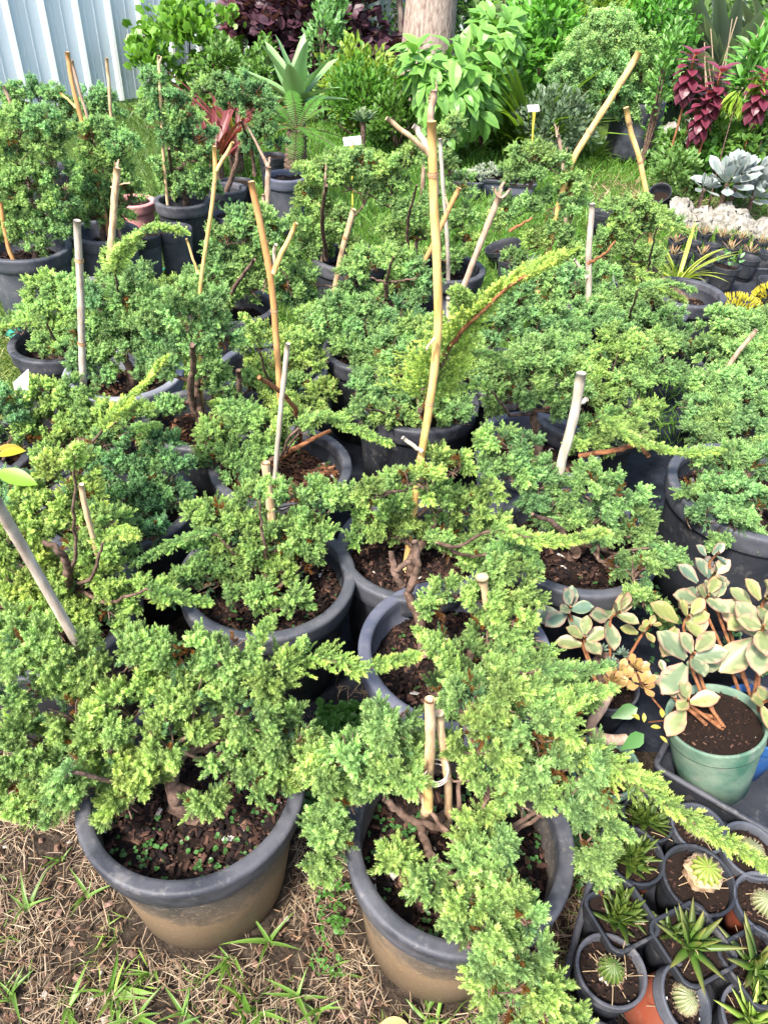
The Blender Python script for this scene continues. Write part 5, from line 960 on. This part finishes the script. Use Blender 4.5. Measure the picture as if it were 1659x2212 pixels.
for k, (x, y, lb) in enumerate([(1010, 385, 'left grey trough of pale sedum behind the arching junipers'), (1065, 380, 'middle grey trough of pale sedum on the lawn'), (1125, 388, 'right grey trough of sedum, partly behind the tiered juniper')]):
    C = at(x, y, .12); t = thing('sedum_trough', lb, 'planter', C*[1, 1, 0], 'grey troughs of sedum on the lawn'); pot(t, C*[1, 1, 0], .11, .12, 'pale_grey_plastic' if k == 5 else 'blue_grey_plastic', 'slate_plastic', square=True, soil_drop=.02, chips=80); m_ = MB()
    for _ in range(26): rosette(m_, C+[rng.uniform(-.09, .09), rng.uniform(-.09, .09), rng.uniform(-.005, .05)], 14, .04, .018, (.26, .36, .24), (.5, .55, .38))
    m_.build('leaves', 'waxy', t, True)
tray('open black tray below the gravel-topped pot', (1560, 655), (1490, 575), (1659, 560), h=.07, group='black plastic carrying trays')
straps('strap_plant', 'yellow-green strap-leaved plant in front of the tiny aloe pots', 'plant', at(1462, 610, .05), 26, .3, LF['strap'], (.28, .42, .05), (.5, .55, .1), (.3, 1.35), 1.3, group=None)
# empty and leftover pots at the left
tiny('empty grey pot with a pale rim beside the pink pot', 377, 492, .085, .26, 'empty', group='pots standing on the left', body='slate_plastic', rim='slate_plastic')
tiny('dark grey pot squeezed between the two big left pots', 312, 505, .075, .26, 'empty', group='pots standing on the left', body='slate_plastic')
tiny('grey pot with a leafy cutting beside the yellow Y-forked cane', 500, 462, .095, .24, 'seed', group='pots standing on the left', body='slate_plastic', rim='slate_plastic')
tiny('black pot of bare soil behind the pot with the cutting', 512, 392, .1, .26, 'none', group='pots standing on the left')
tiny('big grey pot of bark in front of the tree fern', 618, 378, .125, .33, 'none', group='pots standing on the left', body='slate_plastic', rim='blue_grey_plastic')
tiny('small dark empty pot right of the brown forked branch', 600, 432, .07, .16, 'empty', group='pots standing on the left')
tiny('black pot half hidden behind the big grey pot of bark', 590, 335, .09, .25, 'none', group='pots standing on the left')
tiny('dusty pink pot showing between two junipers', 288, 432, .115, .28, 'none', group='pots standing on the left', body='pink_plastic', rim='pink_plastic')
# citrus leaves at the left edge
b = at(-25, 1045, .5); t = thing('citrus_seedling', 'glossy yellow-green citrus leaves poking in at the left edge', 'plant', b*[1, 1, 0]); m_ = MB(); T = leafT(1, .42, 8, 'oval', .25, .2)
O = np.array([at(-5, 985, .6), at(-5, 1020, .58), at(-8, 1060, .56), at(-6, 970, .6)]); D = np.array([[.75, .25, .2], [1, -.25, .0], [.3, -.9, .2], [.9, .15, .1]]); m_.inst(*T, O, lframes(D, np.array([[-.3, -.4, 1], [0, -.5, 1], [.2, 0, 1], [0, -.3, 1]])), [.055, .085, .06, .05], [(.42, .42, .02), (.2, .42, .03), (.1, .27, .03), (.5, .33, .03)], [(.46, .44, .03), (.24, .46, .04), (.13, .3, .03), (.5, .34, .04)])
m_.build('leaves', 'leaf', t, True); g = MB(); g.tube(path([b*[1, 1, 0], b, O[0]], 8), .003, 6); g.build('stem', 'bark', t)
# plant labels
def plabel(label, pts, face, stemmat='label_yellow', lines=2, foot=None, facem='label_white', th=.0015):
    P = [np.array(p) for p in pts]; t = thing('plant_label', label, 'plant label', foot if foot is not None else (P[0]+P[2])/2*[1, 1, 0], 'white plant labels'); n_ = nrm(np.cross(P[1]-P[0], P[3]-P[0]))
    if n_[1] > 0: n_ = -n_
    g = MB(); V = np.array(P+[p-n_*th for p in P]); g.add(V, np.array([[0, 1, 2, 3], [7, 6, 5, 4], [0, 4, 5, 1], [1, 5, 6, 2], [2, 6, 7, 3], [3, 7, 4, 0]])); g.build('plate', facem, t)
    if stemmat: s_ = MB(); e = (P[2]+P[3])/2; f_ = np.array(foot); s_.tube([e, e+(f_-e)*.25, f_], [.012, .006, .004], 6); s_.build('spike', stemmat, t)
    if lines:
        k = MB(); ex = (P[1]-P[0]); ey = (P[3]-P[0])
        for j in range(lines):
            x = .22
            while x < .78:
                w_ = rng.uniform(.03, .09); c = P[0]+ex*(x+w_/2)+ey*(.36+.26*j)+n_*.0006; k.add([c-ex*w_/2-ey*.03, c+ex*w_/2-ey*.03, c+ex*w_/2+ey*.03, c-ex*w_/2+ey*.03], np.array([[0, 1, 2, 3]])); x += w_+.025
        k.build('writing', 'ink', t)
Y = 4.7; plabel('white label with two faint handwritten lines on a yellow spike, behind the arching juniper', [aty(741, 297, Y), aty(779, 293, Y), aty(781, 312, Y), aty(743, 316, Y)], None, foot=aty(764, 375, Y)*[1, 1, 0])
Y = 6.0; plabel('small white label standing in the dark grey-green bush', [aty(1138, 227, Y), aty(1163, 226, Y), aty(1166, 240, Y), aty(1141, 242, Y)], None, foot=aty(1152, 330, Y)*[1, 1, 0], lines=1)
Y = 1.7; plabel('blank folded white label standing upright near the left edge', [aty(30, 826, Y), aty(62, 797, Y), aty(63, 858, Y-.02), aty(36, 882, Y)], None, stemmat=None, lines=0, foot=aty(40, 882, Y)*[1, 1, 0])
# teal cloth scraps
for x, y, lb in ((8, 722, 'teal shade-cloth scrap on the grass at the left edge'), (405, 588, 'teal shade-cloth scrap between the junipers')):
    P = gnd(x, y); g = MB(); n = 12; a, c = np.meshgrid(np.linspace(-.12, .12, n), np.linspace(-.05, .05, n), indexing='ij'); V = np.stack([a, c, .02+.012*np.sin(a*60)+.01*np.sin(c*70+a*20)], -1).reshape(-1, 3)+P; i = np.arange(n-1)[:, None]*n; j = np.arange(n-1)[None]; F = np.stack([i+j, i+n+j, i+n+j+1, i+j+1], -1).reshape(-1, 4)
    g.add(V, F); g.add(V-[0, 0, .003], F[:, ::-1]); tag(g.build('cloth_scrap', 'teal_cloth', None, True), lb, 'cloth', 'teal cloth scraps')
# fallen yellow leaf
g = MB(); g.inst(*leafT(1, .5, 6, 'oval', .3, .2), np.array([at(820, 2215, .012)]), lframes(np.array([[1, .05, .05]]), np.array([[0, -.2, 1.]])), [.052], (.62, .42, .16), (.66, .5, .22)); tag(g.build('fallen_leaf', 'leaf', None, True), 'yellow-tan fallen leaf at the bottom edge below the near right pot', 'leaf')
# ---------------------------------------------------------------- ground
g = MB(); n = 160; sx, sy = np.meshgrid(np.linspace(-2.2, 2.2, n), np.linspace(-.2, 4.2, n), indexing='ij'); Z = .004*np.sin(sx*37+np.sin(sy*21)*2)*np.sin(sy*31)+.003*np.sin(sx*91+sy*40)+rng.normal(size=sx.shape)*.0016
e = np.minimum(1, np.minimum(2.2-np.abs(sx), 2.2-np.abs(sy-2))*5); V = np.stack([sx, sy, Z*e-.004], -1).reshape(-1, 3); i = np.arange(n-1)[:, None]*n; j = np.arange(n-1)[None]; g.add(V, np.stack([i+j, i+n+j, i+n+j+1, i+j+1], -1).reshape(-1, 4))
o4 = [(-2.2, -.2), (2.2, -.2), (2.2, 4.2), (-2.2, 4.2)]; f4 = [(-60, -30), (60, -30), (60, 110), (-60, 110)]
V = np.array([[*p, -.004] for p in o4]+[[*p, -.004] for p in f4]); g.add(V, np.array([[4, 5, 1, 0], [5, 6, 2, 1], [6, 7, 3, 2], [7, 4, 0, 3]])); tag(g.build('ground', 'ground', None, True), kind='structure')
POTS = [(o.location[0], o.location[1], .17) for o in S.objects if o.name.startswith('potted_juniper')]
def outside(P, m=0.0):
    k = np.ones(len(P), bool)
    for x, y, r in POTS: k &= (P[:, 0]-x)**2+(P[:, 1]-y)**2 > (r+m)**2
    return k
def blades(name, x0, x1, y0, y1, n, L, W, c0, c1, up=.8, clump=0, mask=None, mat='leaf', seed_z=.0, seg=3, lay=0):
    P = np.stack([rand(n, x0, x1), rand(n, y0, y1), np.full(n, seed_z)], -1)
    if clump: q = np.stack([rand(clump, x0, x1), rand(clump, y0, y1), np.zeros(clump)], -1); P = q[rng.integers(0, clump, n)]+rng.normal(size=(n, 3))*[.012, .012, 0]; P[:, 2] = seed_z
    P = P[outside(P, -.01)]; 
    if mask is not None: P = P[mask(P)]
    n = len(P); D = nrm(sph(n)*[1, 1, .3]*(1-up*.6)+Z3*up); N = nrm(sph(n)*[1, 1, 0]+Z3*.3) if not lay else nrm(Z3+sph(n)*.5)
    T = leafT(1, W, seg, 'strap', .3, .35 if not lay else .08); g = MB(); s = rand(n, *L); v = rand(n, .6, 1.25)[:, None]; hue = rand(n, 0, 1)[:, None]
    g.inst(*T, P+(Z3*rand(n, 0, .012)[:, None] if lay else 0), lframes(D, N), s, (np.array(c0)*(1-hue)+np.array(c1)*hue)*v, (np.array(c0)*(1-hue)+np.array(c1)*hue)*v*1.15)
    return tag(g.build(name, mat), kind='stuff')
blades('dry_straw', -.95, .55, .2, 1.15, 42000, (.005, .045), .035, (.24, .17, .1), (.52, .42, .29), up=.02, mat='dry', lay=1, mask=lambda P: rand(len(P)) < .62+.55*np.sin(P[:, 0]*19+1)*np.cos(P[:, 1]*23)+.25*np.sin(P[:, 0]*47+P[:, 1]*31))
blades('dry_straw', -.95, .55, .2, .9, 5000, (.006, .022), .12, (.12, .07, .04), (.3, .19, .11), up=.02, mat='dry', lay=1)
blades('dry_straw', 1.2, 2.8, 4.6, 6.2, 2500, (.05, .15), .03, (.36, .25, .14), (.6, .45, .3), up=.02, mat='dry', lay=1)
blades('grass', -1.0, .5, .15, .95, 1900, (.015, .045), .06, (.12, .27, .03), (.3, .44, .08), up=.45, clump=170)
blades('grass', -.9, .4, .1, .6, 150, (.045, .085), .12, (.14, .32, .04), (.3, .48, .09), up=.4, clump=22)
blades('grass', -1.75, -.75, 1.5, 3.1, 9000, (.03, .08), .06, (.14, .26, .05), (.4, .42, .16), up=.5)
blades('grass', -1.3, 1.6, 2.3, 4.4, 17000, (.03, .09), .06, (.07, .21, .025), (.2, .36, .06), up=.65)
blades('grass', -1.5, 3.2, 4.2, 7.2, 32000, (.04, .09), .08, (.07, .22, .025), (.2, .38, .06), up=.7, mask=lambda P: ~((P[:, 0] > 1.3) & (P[:, 0] < 2.5) & (P[:, 1] > 4.9) & (P[:, 1] < 5.9) & (rand(len(P)) < .8)))
blades('grass', -4.5, -1.2, 3.0, 7.5, 12000, (.05, .12), .06, (.04, .12, .02), (.14, .24, .05), up=.7)
g = MB()   # broad-bladed weeds coming up through the straw
for x, y, L, m_ in ((500, 2075, .06, 7), (585, 2040, .075, 5), (330, 2105, .055, 5), (250, 2160, .06, 6), (150, 2185, .07, 7), (60, 1965, .06, 6), (190, 1935, .05, 5), (400, 2190, .05, 6), (640, 2150, .07, 5), (560, 2190, .06, 6), (720, 2100, .05, 4), (30, 2150, .06, 5), (300, 2200, .07, 6), (690, 2190, .06, 5), (130, 1860, .045, 5)):
    a = rand(m_, 0, 6.3); e = rand(m_, .5, 1.35); D = np.stack([np.cos(a)*np.cos(e), np.sin(a)*np.cos(e), np.sin(e)], -1); v = rand(m_, .7, 1.2)[:, None]
    g.inst(*leafT(1, .13, 7, 'spear', .5, .55), gnd(x, y)+sph(m_)*[.006, .006, 0], lframes(D, np.stack([-np.cos(a)*np.sin(e), -np.sin(a)*np.sin(e), np.cos(e)], -1)), L*rand(m_, .6, 1.2), np.array([.12, .27, .04])*v, np.array([.22, .38, .07])*v)
tag(g.build('grass', 'leaf', None, True), kind='stuff')
# bark crumbs on the soil
g = MB(); n = 2200; P = np.stack([rand(n, -1.0, .5), rand(n, .2, 1.1), rand(n, 0, .004)], -1); P = P[outside(P)]; n = len(P); pal = np.array([[.04, .025, .016], [.09, .055, .035], [.18, .11, .08], [.25, .16, .12], [.4, .36, .3]]); c_ = pal[rng.choice(5, n, p=[.35, .3, .2, .12, .03])]
g.inst(np.array([[-.9, -.5, 0], [.8, -.6, .05], [1, .4, .1], [-.6, .7, .05], [0, 0, .45]]), np.array([[0, 1, 4], [1, 2, 4], [2, 3, 4], [3, 0, 4]]), np.zeros(5), P, frames(nrm(Z3+sph(n)*.4)), rand(n, .003, .01), c_, c_); tag(g.build('bark_litter', 'solid'), kind='stuff')
# low weeds in the gaps
def weeds(x0, x1, y0, y1, n, s, c0, c1):
    P = np.stack([rand(n, x0, x1), rand(n, y0, y1), rand(n, .01, .05)], -1); P = P[outside(P, .0)]; m = len(P); g = MB(); T = LF['rnd']
    for k in range(3): g.inst(*T, P+sph(m)*.004, lframes(sph(m)*[1, 1, .3], np.tile(Z3, (m, 1))+sph(m)*.3), rand(m, .6, 1.3)*s, c0, c1)
    tag(g.build('weeds', 'leaf'), kind='stuff')
weeds(-.12, .03, .76, 1.08, 900, .016, (.05, .16, .03), (.09, .26, .05)); weeds(-.075, -.02, .5, .66, 60, .008, (.06, .18, .03), (.12, .3, .05)); weeds(.38, .55, .7, 1.0, 300, .012, (.05, .14, .03), (.1, .24, .05)); weeds(.7, 1.2, 1.2, 2.0, 400, .014, (.05, .14, .04), (.1, .24, .08))
# black woven weed mat under the rows
g = MB(); n = 60; a, c = np.meshgrid(np.linspace(-.42, 1.9, n), np.linspace(1.02, 3.0, n), indexing='ij'); V = np.stack([a, c, .007+.004*np.sin(a*23+c*9)*np.sin(c*19)], -1).reshape(-1, 3); i = np.arange(n-1)[:, None]*n; j = np.arange(n-1)[None]; g.add(V, np.stack([i+j, i+n+j, i+n+j+1, i+j+1], -1).reshape(-1, 4)); tag(g.build('path', 'weed_mat', None, True), kind='structure')
